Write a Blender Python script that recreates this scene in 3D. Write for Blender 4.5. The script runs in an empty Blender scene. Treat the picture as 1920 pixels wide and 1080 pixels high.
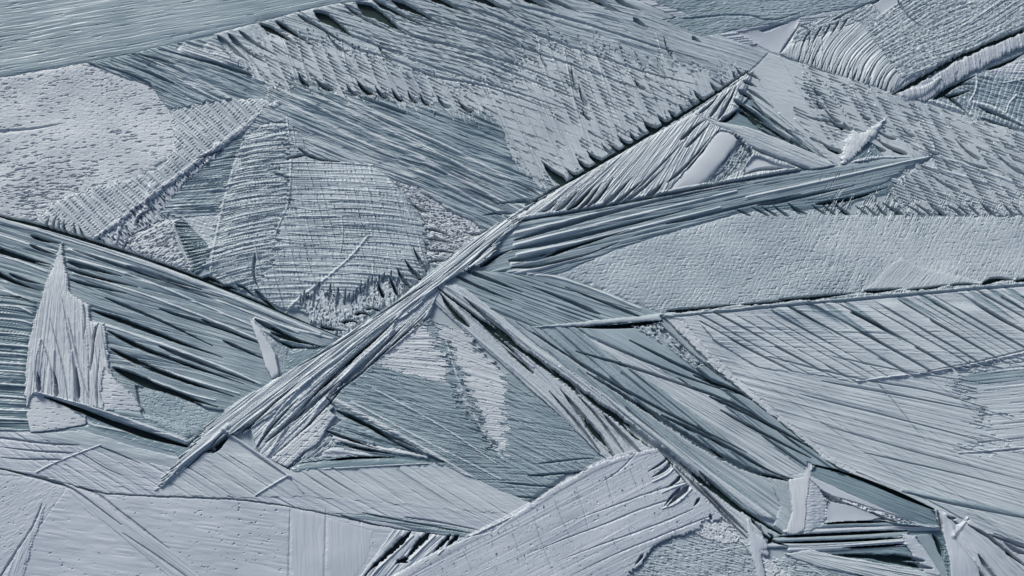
import bpy, math, numpy as np
from mathutils import Vector, Matrix
# ------------------------------------------------------------------ camera, light
C = bpy.context.scene.collection
SC = bpy.context.scene
MM = 0.001
TILT = math.radians(14); DIST = 2700.0
cam_d = bpy.data.cameras.new('camera'); cam = bpy.data.objects.new('camera', cam_d); C.objects.link(cam)
cam.location = (0, -DIST*MM*math.sin(TILT), DIST*MM*math.cos(TILT)); cam.rotation_euler = (TILT, 0, 0)
cam_d.sensor_width = 36; cam_d.lens = 36*DIST/1920
cam_d.clip_start = .05; cam_d.clip_end = 200
cam_d.dof.use_dof = True; cam_d.dof.focus_distance = 2.62; cam_d.dof.aperture_fstop = 5.0
SC.camera = cam
SUN_AZ = math.radians(120)      # direction the light comes from, counter-clockwise from +X
SUN_EL = math.radians(31)
w = bpy.data.worlds.new('World'); SC.world = w; w.use_nodes = True
nt = w.node_tree; bg = nt.nodes['Background']
sky = nt.nodes.new('ShaderNodeTexSky'); sky.sky_type = 'NISHITA'; sky.sun_disc = False
sky.sun_elevation = SUN_EL; sky.sun_rotation = math.radians(90) - SUN_AZ
sky.air_density = 1.0; sky.dust_density = 3.0; sky.ozone_density = 1.0
nt.links.new(sky.outputs[0], bg.inputs[0]); bg.inputs[1].default_value = 0.05
sd = bpy.data.lights.new('sun', 'SUN'); sun = bpy.data.objects.new('sun', sd); C.objects.link(sun)
sd.energy = 1.5; sd.angle = math.radians(15); sd.color = (1, .975, .95)
sun.rotation_euler = Vector((math.cos(SUN_EL)*math.cos(SUN_AZ), math.cos(SUN_EL)*math.sin(SUN_AZ), math.sin(SUN_EL))).to_track_quat('Z', 'Y').to_euler()
SC.view_settings.view_transform = 'Standard'; SC.view_settings.look = 'None'
SC.view_settings.exposure = 1.03; SC.view_settings.gamma = 1
LX, LY = math.cos(SUN_AZ), math.sin(SUN_AZ)

# ------------------------------------------------------------------ materials
def ice(name, base, dark, rough, spec=.5, scale=60., mix=.5, bump=.0):
    m = bpy.data.materials.new(name); m.use_nodes = True; n = m.node_tree; L = n.links
    b = n.nodes['Principled BSDF']; tc = n.nodes.new('ShaderNodeNewGeometry')
    a = n.nodes.new('ShaderNodeTexNoise'); a.inputs['Scale'].default_value = scale; a.inputs['Detail'].default_value = 6; a.inputs['Roughness'].default_value = .65
    L.new(tc.outputs['Position'], a.inputs['Vector'])
    r = n.nodes.new('ShaderNodeValToRGB'); r.color_ramp.elements[0].position = .5-mix*.35; r.color_ramp.elements[1].position = .5+mix*.25
    r.color_ramp.elements[0].color = (*dark, 1); r.color_ramp.elements[1].color = (*base, 1)
    L.new(a.outputs[0], r.inputs[0]); L.new(r.outputs[0], b.inputs['Base Color'])
    b.inputs['Roughness'].default_value = rough; b.inputs['IOR'].default_value = 1.31; b.inputs['Specular IOR Level'].default_value = spec
    if bump:
        c = n.nodes.new('ShaderNodeTexNoise'); c.inputs['Scale'].default_value = 900; c.inputs['Detail'].default_value = 3
        L.new(tc.outputs['Position'], c.inputs['Vector'])
        bp = n.nodes.new('ShaderNodeBump'); bp.inputs['Strength'].default_value = bump; bp.inputs['Distance'].default_value = .001
        L.new(c.outputs[0], bp.inputs['Height']); L.new(bp.outputs[0], b.inputs['Normal'])
    return m
MAT = {  # darker tones: clearer ice, with the shading of broad slopes painted in
 'lav':   ice('smooth_frosted_ice', (.445,.500,.552), (.390,.445,.498), .35, spec=.7, scale=7, bump=.15),
 'snow':  ice('granular_frost', (.515,.568,.603), (.440,.492,.528), .5, scale=12, bump=.2),
 'white': ice('bright_frost', (.525,.578,.615), (.470,.52,.56), .42, scale=9, bump=.15),
 'pale':  ice('frosted_ice', (.470,.535,.572), (.385,.450,.488), .34, spec=.7, scale=9, bump=.2, mix=.7),
 'mid':   ice('grey_ice', (.395,.465,.505), (.295,.365,.402), .33, spec=.7, scale=8, bump=.3, mix=.7),
 'teal':  ice('blue_grey_ice', (.300,.378,.420), (.185,.258,.295), .34, spec=.6, scale=7, bump=.15, mix=.7),
 'stripe': ice('dark_striped_ice', (.300,.375,.415), (.165,.235,.27), .32, spec=.6, scale=9, bump=.15, mix=.8),
 'deep':  ice('dark_teal_ice', (.205,.285,.325), (.122,.190,.222), .26, spec=.7, scale=6, bump=.1, mix=.8),
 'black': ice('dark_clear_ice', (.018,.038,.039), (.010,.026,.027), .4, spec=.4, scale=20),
}

# ------------------------------------------------------------------ maths helpers
Z0 = 8.0                       # mean height of the crystal relief above the dark sheet, millimetres
def g(p):                      # point of the photograph -> point of the ice surface, millimetres
    x, y = (p[0]-960)/DIST, (540-p[1])/DIST
    ct, st = math.cos(TILT), math.sin(TILT)
    d = (x, y*ct+st, y*st-ct)
    k = (DIST*ct-Z0)/-d[2]
    return (k*d[0], -DIST*st+k*d[1])
_rt = np.random.RandomState(7).rand(256, 256).astype(np.float32)
def noise(x, y, s=0):
    x = x+s*37.7; y = y+s*11.3
    xi = np.floor(x).astype(np.int32); yi = np.floor(y).astype(np.int32)
    fx = (x-xi).astype(np.float32); fy = (y-yi).astype(np.float32)
    fx = fx*fx*(3-2*fx); fy = fy*fy*(3-2*fy)
    a = _rt[yi & 255, xi & 255]; b = _rt[yi & 255, (xi+1) & 255]
    c = _rt[(yi+1) & 255, xi & 255]; d = _rt[(yi+1) & 255, (xi+1) & 255]
    return (a+(b-a)*fx)*(1-fy)+(c+(d-c)*fx)*fy
def fbm(x, y, s=0, o=3):
    r = 0; a = .5
    for k in range(o):
        r = r+a*(noise(x, y, s+k*5)-.5); x = x*2.03; y = y*2.03; a *= .55
    return r
def sstep(a, b, x):
    t = np.clip((x-a)/(b-a+1e-9), 0, 1); return t*t*(3-2*t)
def cr(a, b): return a[0]*b[1]-a[1]*b[0]
def quad_st(x, y, A, B, D, Cc):
    # s runs A->D along the lines, t runs A->B across them
    e = (D[0]-A[0], D[1]-A[1]); f = (B[0]-A[0], B[1]-A[1]); q = (A[0]-B[0]+Cc[0]-D[0], A[1]-B[1]+Cc[1]-D[1])
    hx = x-A[0]; hy = y-A[1]
    k2 = cr(q, f); k1 = cr(e, f)+(hx*q[1]-hy*q[0]); k0 = hx*e[1]-hy*e[0]
    disc = np.sqrt(np.maximum(k1*k1-4*k0*k2, 0))
    sg = 1.0 if cr(e, f) > 0 else -1.0
    den = k1+sg*disc
    den = np.where(np.abs(den) < 1e-6, 1e-6*sg, den)
    t = np.clip(-2*k0/den, -1.5, 2.5)
    ux = e[0]+q[0]*t; uy = e[1]+q[1]*t
    s = ((hx-f[0]*t)*ux+(hy-f[1]*t)*uy)/np.maximum(ux*ux+uy*uy, 1e-6)
    return np.clip(s, -1.5, 2.5), t
def env_of(env, s):
    if env is None: return 1.0
    k = np.linspace(0, 1, len(env)); return np.interp(s, k, env)

# ------------------------------------------------------------------ relief layers
class Ctx: pass
def Ln(q, n, a=.3, p=3., flip=0, jit=.6, brk=.3, bend=0, wob=.0, env=None, sub=None, mx=40, j=.1, seed=1, curl=0, fib=.38, dart=(85, .5)):
    """a family of long overlapping lamellae: quad corners A,B (starts) D,C (ends)"""
    def f(c):
        A, B, D, Cc = [g(v) for v in q]
        s, t = quad_st(c.x, c.y, A, B, D, Cc)
        rs = np.random.RandomState(seed*13+n)
        Lal = math.hypot((A[0]+B[0]-D[0]-Cc[0])/2, (A[1]+B[1]-D[1]-Cc[1])/2)
        w0 = math.hypot(A[0]-B[0], A[1]-B[1]); w1 = math.hypot(D[0]-Cc[0], D[1]-Cc[1])
        tt = t
        if bend: tt = tt+bend*4*s*(1-s)
        if curl: tt = tt+curl*np.maximum(1-s, 0)**3
        if wob: tt = tt+wob/n*(noise(s*Lal/170, t*n/4, seed)-.5)*2
        m = int(n*1.6)+4
        wd = 1+jit*(rs.rand(m)**1.5*2-1)*.9; ed = np.cumsum(wd)/wd.sum()*1.6-.3
        ed = ed-(ed[np.argmin(abs(ed))])
        i = np.clip(np.searchsorted(ed, tt), 1, m-1)
        lw = ed[i]-ed[i-1]; fr = np.clip((tt-ed[i-1])/lw, 0, 1)
        ax = B[0]-A[0]+D[0]*0; ay = B[1]-A[1]
        vx = (B[0]-A[0])+(Cc[0]-D[0]); vy = (B[1]-A[1])+(Cc[1]-D[1])
        fl = (vx*LX+vy*LY) > 0
        if flip: fl = not fl
        if fl: fr = 1-fr
        wpx = np.minimum(lw*np.maximum(w0+(w1-w0)*np.clip(s, 0, 1), 1), mx)
        r1 = rs.rand(m)[i]; r2 = rs.rand(m)[i]; r3 = rs.rand(m)[i]
        dep = 1-brk*r1
        if brk > 0:
            s0 = (r2*1.5-.5)*brk*1.2; s1 = 1-(r3*1.5-.5)*brk*1.2
            dep = dep*sstep(s0-.06, s0+.06, s)*(1-sstep(s1-.25, s1+.06, s))
        pr = 1-fr**p
        if dart:
            dl = dart[0]*(.6+.9*r2); qq = s*Lal/dl+r1*7+.35*noise(s*Lal/40, i*5.1, seed+6)
            kq = np.floor(qq); fq = qq-kq; rq = noise(kq*2.3+.5, i*3.7+.5, seed+8)
            dwf = dart[1]*(.25+1.2*rq)*np.minimum(fq*9, 1)*(1-fq)**.8+.05
            dr = np.clip((fr-(1-dwf))/np.maximum(dwf, .02), 0, 1)
            pr = .35*pr+.65*(1-dr**1.3*np.clip(dwf*3.2, .12, 1))
        up = fr > 1-j
        pr = np.where(up, pr+(1-pr)*sstep(0, 1, (fr-(1-j))/j), pr)
        dep = dep*(.5+1.0*noise(s*Lal/120, i*3.1, seed+3))
        ev = env_of(env, s)
        h = a*wpx*(pr-.8)*dep*ev
        if fib:
            wf = np.minimum(np.maximum(w0+(w1-w0)*np.clip(s, 0, 1), 1)/n, mx*.8)
            tw = tt*n+.5*(noise(s*Lal/150, tt*n*.7, seed+17)-.5)
            h = h+fib*wf*(.42*np.abs(2*noise(s*Lal/130, tw*3.3, seed+11)-1)+.26*np.abs(2*noise(s*Lal/80, tw*7.7, seed+12)-1)+.17*np.abs(2*noise(s*Lal/60, tw*16.3, seed+13)-1))
        if sub:
            per, b, sl = sub[:3]
            qd = (s*Lal+sl*(fr if not fl else 1-fr)*wpx+i*per*.37)/per
            qd = qd+.9*(noise(s*Lal/per/2.5, fr*1.3+i*7, seed+9)-.5)
            k = np.floor(qd); ff = qd-k
            rr = noise(k*1.7, i*2.3, seed+4)
            fd = np.minimum(fr, 1-fr)*2
            h = h-b*per*(ff**2.2)*(.3+rr)*np.clip(.3+fd, 0, 1)*(1-sstep(.85, 1, ff))
        return h
    return f
def Te(q, n, G=10., gw=.6, ln=.5, jit=.7, seed=1, curl=0., soft=.16, off=.5):
    """dark wedge-shaped gaps opening at the A-B side and closing along the lines"""
    def f(c):
        A, B, D, Cc = [g(v) for v in q]
        s, t = quad_st(c.x, c.y, A, B, D, Cc)
        rs = np.random.RandomState(seed*17+n)
        m = n+2; wd = 1+jit*(rs.rand(m)*2-1)*.9; ed = np.cumsum(wd); ed = (ed-ed[0])/(ed[-1]-ed[0])
        tt = t+curl*np.maximum(1-s, 0)**2/n
        i = np.clip(np.searchsorted(ed, tt), 1, m-1); fr = np.clip((tt-ed[i-1])/(ed[i]-ed[i-1]), 0, 1)
        le = ln*(.35+1.1*rs.rand(m)[i]); gg = gw*(.4+.8*rs.rand(m)[i])
        hw = gg*.5*np.clip(1-s/le, -1, 1)**1.0 if False else gg*.5*(1-np.clip(s, 0, 9)/le)
        hw = hw*sstep(-.02, .05, s)
        hw = hw+.10*(noise(s*40, i*3., seed)-.5)*(hw > 0)
        inside = sstep(0, soft, hw-np.abs(fr-off))
        ok = (t > 0) & (t < 1) & (s > -.03)
        return -G*inside*ok
    return f
def Gr(ang, lu, lv, a, seed=1, o=3):
    """streaky grain along a direction (degrees, picture sense: positive runs down to the right)"""
    def f(c):
        th = math.radians(-ang); u = c.x*math.cos(th)+c.y*math.sin(th); v = -c.x*math.sin(th)+c.y*math.cos(th)
        return a*(1.3*fbm(u/lu, v/lv, seed, o)+1.5*np.abs(2*noise(u/lu*1.3, v/lv*1.2, seed+6)-1))
    return f
def Pi(ang, lu, lv, dep, th=.72, seed=1, den=None, w=.12):
    """scattered pits and dashes"""
    def f(c):
        t0 = math.radians(-ang); u = c.x*math.cos(t0)+c.y*math.sin(t0); v = -c.x*math.sin(t0)+c.y*math.cos(t0)
        k = noise(u/lu*1.6, v/lv*1.6, seed)*.62+noise(u/lu*3.4, v/lv*3.4, seed+2)*.38
        tt = th
        if den: tt = th-den[1]*(noise(c.x/den[0], c.y/den[0], seed+8)-.5)
        return -dep*sstep(tt, tt+w, k)
    return f
def Ch(ang, per, a, ang2=None, per2=None, a2=0, seed=1, j=1.):
    """fine herringbone lamellae: straight families at an angle, slightly irregular"""
    def f(c):
        h = 0
        for an, pe, am, sd_ in ((ang, per, a, seed), (ang2, per2, a2, seed+5)):
            if an is None: continue
            t0 = math.radians(-an); u = c.x*math.cos(t0)+c.y*math.sin(t0); v = -c.x*math.sin(t0)+c.y*math.cos(t0)
            vv = v/pe+j*1.2*(noise(u/(pe*9), v/(pe*5), sd_)-.5)+.35*(noise(u/(pe*2), v/pe, sd_+2)-.5)
            if (-math.sin(t0)*LX+math.cos(t0)*LY) > 0: vv = -vv
            k = np.floor(vv); fr = vv-k
            dep = .35+1.0*noise(u/(pe*6), k*2.7, sd_+4)
            h = h-am*pe*(fr**2.5)*(1-sstep(.86, 1, fr))*dep
        return h
    return f
def Da(ra, P, da, sp, ln, w, dep, prob=.7, rib=0., seed=1, warp=8., pat=None, rw=1.6, jr=.25):
    """rows of small pointed cuts hanging from thin raised ribs: ra row direction, da cut direction (degrees, picture sense)"""
    def f(c):
        r = math.radians(-ra); d_ = math.radians(-da)
        wx = c.x+warp*2*(noise(c.x/160, c.y/160, seed)-.5)+warp*.5*(noise(c.x/45, c.y/45, seed+1)-.5)
        wy = c.y+warp*2*(noise(c.x/160, c.y/160, seed+2)-.5)+warp*.5*(noise(c.x/45, c.y/45, seed+3)-.5)
        D = math.cos(r)*math.sin(d_)-math.sin(r)*math.cos(d_)
        a = (wx*math.sin(d_)-wy*math.cos(d_))/D          # along the row
        b = (math.cos(r)*wy-math.sin(r)*wx)/D            # along the cut
        bb = b/P; k0 = np.floor(bb)
        off = jr*(noise(k0*1.37+.5, k0*0+.5, seed+5)-.5)*2
        bb = bb+off; k = np.floor(bb); fb = (bb-k)*P
        aa = a/sp+.5*noise(k*3.3, k*0, seed+4)*7; i = np.floor(aa); fa = (aa-i-.5)*sp
        r1 = noise(i*1.7+.5, k*2.3+.5, seed+6); r2 = noise(i*2.9+.5, k*1.3+.5, seed+7); r3 = noise(i*2.1+.5, k*3.1+.5, seed+9)
        pr = prob
        if pat: pr = prob+pat[1]*2*(noise(c.x/pat[0], c.y/pat[0], seed+10)-.5)
        on = (r1*.8+.1) < pr
        L_ = ln*(.45+1.0*r2); q = (fb-r3*P*.12)/L_
        ww = w*(.5+.9*r3)*np.clip(1-q, 0, 1)*np.clip(q*7+.15, 0, 1)
        e = np.abs(fa+(r2-.5)*sp*.3*0)
        sn = abs(math.sin(math.radians(da-ra)))
        cut = np.clip((ww-e*sn)/(.45*ww+.35), 0, 1)*(q > 0)*(q < 1)*on
        h = -dep*(.4+.9*r3)*cut
        if rib:
            rb = np.minimum(fb, P-fb)*sn
            h = h+rib*np.clip(1-rb/rw, 0, 1)*sstep(.3, .55, noise(a/70, k*3.7+.5, seed+12)+.15)
        return h
    return f
def Cr(d, wd_, rough=0, seed=1):
    """raised (d>0) or sunken (d<0) crown away from the edge"""
    def f(c): return d*(1-np.exp(-np.maximum(c.d, 0)/wd_))
    return f
def Rim(d, wd_):
    def f(c): return -d*np.exp(-np.maximum(c.d, 0)/wd_)
    return f
def Tilt(d, a0, a1, lo=0., hi=1.):
    """height changes by d from point a0 to point a1"""
    def f(c):
        A = g(a0); B = g(a1); vx, vy = B[0]-A[0], B[1]-A[1]; L2 = vx*vx+vy*vy
        return d*np.clip(((c.x-A[0])*vx+(c.y-A[1])*vy)/L2, lo, hi)
    return f

# ------------------------------------------------------------------ the composite relief
GS = float(globals().get('GRID', 0.85))
X0, X1, Y0, Y1 = -1180., 1180., -690., 760.
NX = int((X1-X0)/GS)+1; NY = int((Y1-Y0)/GS)+1
gx = (X0+np.arange(NX)*GS).astype(np.float32); gy = (Y0+np.arange(NY)*GS).astype(np.float32)
H = np.full((NY, NX), Z0, np.float32); OWN = np.zeros((NY, NX), np.int16)
PARTS = [None]; THINGS = {}; ORDER = []
def T(key, name, label, cat, group=None):
    THINGS[key] = dict(name=name, label=label, cat=cat, group=group, parts=[]); ORDER.append(key)
def poly_dist(x, y, P):
    inside = np.zeros(x.shape, bool); d2 = np.full(x.shape, 1e12, np.float32)
    n = len(P)
    for k in range(n):
        ax, ay = P[k]; bx, by = P[(k+1) % n]
        if ay != by:
            cnd = ((ay > y) != (by > y)) & (x < (bx-ax)*(y-ay)/(by-ay)+ax); inside ^= cnd
        vx, vy = bx-ax, by-ay; L2 = vx*vx+vy*vy+1e-9
        t = np.clip(((x-ax)*vx+(y-ay)*vy)/L2, 0, 1)
        dx = x-ax-vx*t; dy = y-ay-vy*t
        d2 = np.minimum(d2, dx*dx+dy*dy)
    d = np.sqrt(d2); return np.where(inside, d, -d)
def new_part(key, part, mat, label=None):
    PARTS.append((key, part, mat, label)); THINGS[key]['parts'].append(len(PARTS)-1); return len(PARTS)-1
def smooth_poly(P, it=1):
    for _ in range(it):
        Q = []
        for k in range(len(P)):
            a, b = P[k], P[(k+1) % len(P)]
            Q += [(a[0]*.8+b[0]*.2, a[1]*.8+b[1]*.2), (a[0]*.2+b[0]*.8, a[1]*.2+b[1]*.8)]
        P = Q
    return P
def R(key, part, mat, poly, z=0., layers=(), edge=None, rim=None, label=None, own=True, sm=0, add=False, fade=0.):
    """one region of the relief. edge = (amount, tooth size, direction angle)"""
    pid = new_part(key, part, mat, label) if own else None
    P = [g(p) for p in poly]
    if sm: P = smooth_poly(P, sm)
    pad = 6+(edge[0] if edge else 0)
    xs = [p[0] for p in P]; ys = [p[1] for p in P]
    i0 = max(int((min(xs)-pad-X0)/GS), 0); i1 = min(int((max(xs)+pad-X0)/GS)+2, NX)
    j0 = max(int((min(ys)-pad-Y0)/GS), 0); j1 = min(int((max(ys)+pad-Y0)/GS)+2, NY)
    if i1 <= i0 or j1 <= j0: return
    x, y = np.meshgrid(gx[i0:i1], gy[j0:j1])
    ex, ey = x, y
    if edge:
        am, sz, an = edge; th = math.radians(-an)
        v = -x*math.sin(th)+y*math.cos(th); u = x*math.cos(th)+y*math.sin(th)
        o = am*(((v/sz) % 1)*.5+noise(v/sz, u/(sz*6), 3)+.5*noise(v/sz*2.7, u/sz, 5)-1.0)
        ex = x+o*math.cos(th); ey = y+o*math.sin(th)
    # cheap waviness so that no border is ruler straight
    ex = ex+1.6*(noise(x/17, y/17, 21)-.5)+1.2*(noise(x/5, y/5, 22)-.5); ey = ey+1.6*(noise(x/17, y/17, 23)-.5)+1.2*(noise(x/5, y/5, 24)-.5)
    d = poly_dist(ex, ey, P)
    m = d > 0
    c = Ctx(); c.x = x[m]; c.y = y[m]; c.d = d[m]
    h = np.zeros(c.x.shape, np.float32)
    for l in layers: h = h+l(c)
    if rim: h = h-rim[0]*np.exp(-c.d/rim[1])
    sub = H[j0:j1, i0:i1]
    if add:
        k = 1. if not fade else np.clip(c.d/fade, 0, 1)
        sub[m] = sub[m]+z+h*k
    else: sub[m] = Z0+z+h
    if own: OWN[j0:j1, i0:i1][m] = pid
    return pid
def St(key, part, mat, pts, w0, w1, h, prof='ridge', own=True, label=None, rag=0., keep=0., side=0):
    """a stroke along a polyline: raised rib (h>0) or cut (h<0), width tapering w0->w1"""
    pid = new_part(key, part, mat, label) if own else None
    P = [g(p) for p in pts]
    if len(P) > 2:           # round the bends
        for _ in range(2):
            Q = [P[0]]
            for k in range(len(P)-1):
                a, b = P[k], P[k+1]
                Q += [(a[0]*.75+b[0]*.25, a[1]*.75+b[1]*.25), (a[0]*.25+b[0]*.75, a[1]*.25+b[1]*.75)]
            P = Q+[P[-1]]
    W = max(w0, w1)+3+rag
    xs = [p[0] for p in P]; ys = [p[1] for p in P]
    i0 = max(int((min(xs)-W-X0)/GS), 0); i1 = min(int((max(xs)+W-X0)/GS)+2, NX)
    j0 = max(int((min(ys)-W-Y0)/GS), 0); j1 = min(int((max(ys)+W-Y0)/GS)+2, NY)
    if i1 <= i0 or j1 <= j0: return
    x, y = np.meshgrid(gx[i0:i1], gy[j0:j1])
    best = np.full(x.shape, 1e9, np.float32); ss = np.zeros(x.shape, np.float32); sg = np.zeros(x.shape, np.float32)
    L = [0]
    for k in range(len(P)-1): L.append(L[-1]+math.hypot(P[k+1][0]-P[k][0], P[k+1][1]-P[k][1]))
    cap = np.ones(x.shape, np.float32)
    for k in range(len(P)-1):
        ax, ay = P[k]; vx, vy = P[k+1][0]-ax, P[k+1][1]-ay; L2 = vx*vx+vy*vy+1e-9
        t = np.clip(((x-ax)*vx+(y-ay)*vy)/L2, 0, 1)
        dx = x-ax-vx*t; dy = y-ay-vy*t; dd = np.sqrt(dx*dx+dy*dy)
        mm = dd < best
        best = np.where(mm, dd, best); ss = np.where(mm, (L[k]+t*math.sqrt(L2))/L[-1], ss)
        sg = np.where(mm, np.sign(vx*dy-vy*dx), sg)
    wd = w0+(w1-w0)*ss
    if rag: wd = wd+rag*(noise(ss*L[-1]/9, sg*5, 31)+.6*noise(ss*L[-1]/3, sg*5, 33)-.8)*np.minimum(wd/6, 1)
    if h < 0:
        wd = wd*(.12+.95*np.minimum(1, (ss+.01)*5)**.8)*(.15+.85*np.minimum(1, (1.02-ss)*3.2))
    e = best/np.maximum(wd, .3)
    if h < 0:       # a cut: its wall on the light's side is steep, the other rises gently
        vx, vy = P[-1][0]-P[0][0], P[-1][1]-P[0][1]
        lit = 1.0 if (-vy*LX+vx*LY) > 0 else -1.0
        e = np.where(sg == lit, e*1.15, e/1.5)
    m = e < 1
    em = e[m]; sgm = sg[m]
    sub = H[j0:j1, i0:i1]
    h = h*(.8 if h > 0 else 1.3 if prof == 'flat' else 1.)
    if prof == 'ridge': k = 1-em
    elif prof == 'round': k = np.sqrt(np.maximum(1-em*em, 0))
    elif h < 0: k = np.where(sgm == lit, np.minimum(1, (1-em)*5), np.minimum(1, (1-em)*1.9))
    else: k = 1-em**3
    sub[m] = sub[m]*(1-keep*k)+keep*k*Z0+h*k
    if own: OWN[j0:j1, i0:i1][m] = pid
# ================================================================== THE CRYSTAL FIELD
# ---- top left: smooth sheet
T('tl', 'grooved_ice_plate', 'smooth grey ice plate with long fine grooves filling the top left corner', 'ice plate')
R('tl', 'ice_surface', 'teal', [(-230,-230),(800,-230),(760,-40),(690,2),(620,9),(560,23),(480,45),(400,66),(300,91),(165,119),(50,138),(0,147),(-230,190)], 2,
  [Ln([(-230,-170),(-230,190),(760,-260),(720,0)], 30, .10, 3, brk=.6, jit=.9, wob=.3, fib=.08), Ln([(-230,-170),(-230,190),(760,-260),(720,0)], 80, .07, 3, brk=.9, jit=.9, seed=4, fib=.08), Gr(-8,90,3,.2), Pi(-9,60,3,1.0,.72,seed=9)], rim=(2,2.5))
# ---- granular patch on the left
T('sn', 'frost_patch', 'pale granular frost patch flecked with small dark dashes at the left edge', 'frost patch')
R('sn', 'frost_surface', 'snow', [(-230,175),(0,148),(165,120),(225,142),(275,158),(300,182),(330,203),(340,260),(318,300),(230,350),(130,375),(95,395),(65,414),(0,408),(-230,360)], 3,
  [Pi(-4,15,2.8,2.6,.70,den=(150,.26),seed=2,w=.14), Gr(-5,12,4,.25,4), Pi(-8,6,2.2,.5,.62,seed=6), Pi(-6,26,4,2.6,.72,den=(120,.2),seed=16)], edge=(9,7,0), rim=(1.5,3))
St(None,None,None,[(-20,248),(20,246),(60,243),(125,231)],5,1,-4,own=False,rag=3)
# ---- big fan under the top border
T('fn', 'fan_crystal', 'fan of long parallel ribs spreading down right from beside the granular patch', 'ice crystal')
FQ = [(165,115),(330,215),(960,215),(960,430)]
R('fn', 'vane', 'teal', [(165,119),(240,104),(330,84),(410,72),(450,112),(480,146),(560,160),(640,176),(800,196),(900,212),(942,240),(962,300),(1045,356),(960,410),(912,438),(860,460),(745,420),(560,360),(500,260),(330,225),(285,162),(230,145)], 2,
  [Ln([(170,90),(40,400),(1010,310),(960,545)], 60, .36, 2.5, brk=.35, wob=.8, seed=2, mx=14, dart=(60,.7)),
   Ln([(240,30),(60,230),(1060,360),(760,560)], 11, .12, 4, jit=.5, brk=.15, seed=5, mx=60, j=.07),
   Gr(10,30,2.5,.4)], rim=(1,4))
for i,(a,b,w_) in enumerate([((300,126),(430,206),5),((335,130),(470,214),4),((478,150),(1000,398),5),((520,168),(985,402),4),((560,166),(1010,385),4),((632,178),(1022,372),4.5),((655,200),(900,335),3),((505,182),(960,412),5)]):
    St('fn','rib','pale',[a,((a[0]+b[0])/2+8,(a[1]+b[1])/2+2),b],w_,w_*.7,3.0,rag=1.5)
for a,b,w_,d in [((925,385),(1010,378),5,7),((945,335),(1012,368),4,8),((905,405),(960,402),4,6),((600,165),(760,215),3,3),((750,300),(840,330),3,4),((860,352),(935,385),4,5),((800,300),(905,352),3,4),((250,104),(330,124),4,7),((300,96),(480,146),4,9),((420,100),(470,135),3,8),((180,122),(285,160),2.5,5),((210,116),(330,160),3,5)]:
    St(None,None,None,[b,((a[0]+b[0])/2+3,(a[1]+b[1])/2-3),a],w_,.6,-d,'flat',own=False,rag=1.5)
St('fn','blade','pale',[(345,96),(420,116),(560,150),(600,166)],10,3,4,'round',rag=2)
St('fn','blade','snow',[(395,92),(425,112),(470,134)],11,4,4,'round',rag=3)
# ---- the great feather at the top
T('gf', 'feather_crystal', 'largest feather shaped crystal sweeping across the top centre down to the diagonal ridge', 'ice crystal')
TOPF = [(400,66),(480,45),(560,23),(620,9),(690,2),(760,-40),(820,-230),(1000,-230),(1190,0),(1300,48),(1440,100),(1680,178),(1640,240),(1400,150),(1300,215),(1045,357),(1000,330),(960,300),(942,240),(900,212),(800,196),(640,176),(560,160),(480,148),(440,115)]
GFROWS = [(330,-300),(330,330),(1500,60),(1500,690)]
R('gf', 'upper_vane', 'mid', TOPF, 3,
  [Ln(GFROWS, 34, .36, 4, brk=.2, wob=.4, seed=3, mx=24, fib=.08, dart=(120,.26)), Ln([(300,-500),(300,500),(1500,200),(1500,1200)], 88, .30, 4, brk=.5, wob=.4, seed=31, mx=12, fib=.05, dart=(60,.35)), Ln(GFROWS, 110, .22, 3, brk=.5, seed=5, mx=8, fib=.1, dart=(60,.5)), Da(17,36,30,14,34,2.2,3.4,.3,1.0,seed=3,pat=(160,.5)), Gr(18,26,2.5,.3)], rim=(2,3))
R('gf', 'lower_vane', 'pale', [(430,108),(520,62),(646,96),(740,118),(815,152),(900,158),(965,160),(1010,75),(1120,95),(1290,130),(1410,138),(1300,215),(1045,357),(1000,330),(960,300),(942,240),(900,212),(800,196),(640,176),(560,160),(480,148)], 3,
  [Ln([(330,10),(1440,40),(560,300),(1540,360)], 40, .40, 5, brk=.2, wob=.3, seed=6, mx=28, bend=-.006, env=(.3,.8,1.,1.3), dart=(130,.24), fib=.05), Ln(GFROWS, 120, .16, 3, brk=.5, seed=5, mx=8, fib=.08, dart=(60,.4)), Da(66,40,30,10,38,2.1,5.0,.5,2.0,seed=4,pat=(150,.4),warp=4), Da(17,60,34,12,26,1.8,2.4,.2,.4,seed=8,pat=(120,.5)), Gr(62,24,2.5,.25)], edge=(60,9,62), rim=None)
# serrated steps across the feather
for pts in [[(560,20),(646,88),(740,114),(812,148),(905,160),(1040,210)],[(700,40),(753,64),(880,98),(960,118),(1090,170)],[(640,60),(790,122),(960,172),(1060,205)],[(760,30),(900,62),(1040,112),(1200,168)],[(640,6),(760,62),(830,90)],[(860,100),(960,138),(1080,186)],[(900,20),(990,60),(1180,128),(1300,160)],[(960,10),(1080,40),(1200,80),(1330,120)]]:
    St(None,None,None,pts,4.5,1.5,-4.5,'ridge',own=False,rag=4)
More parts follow.
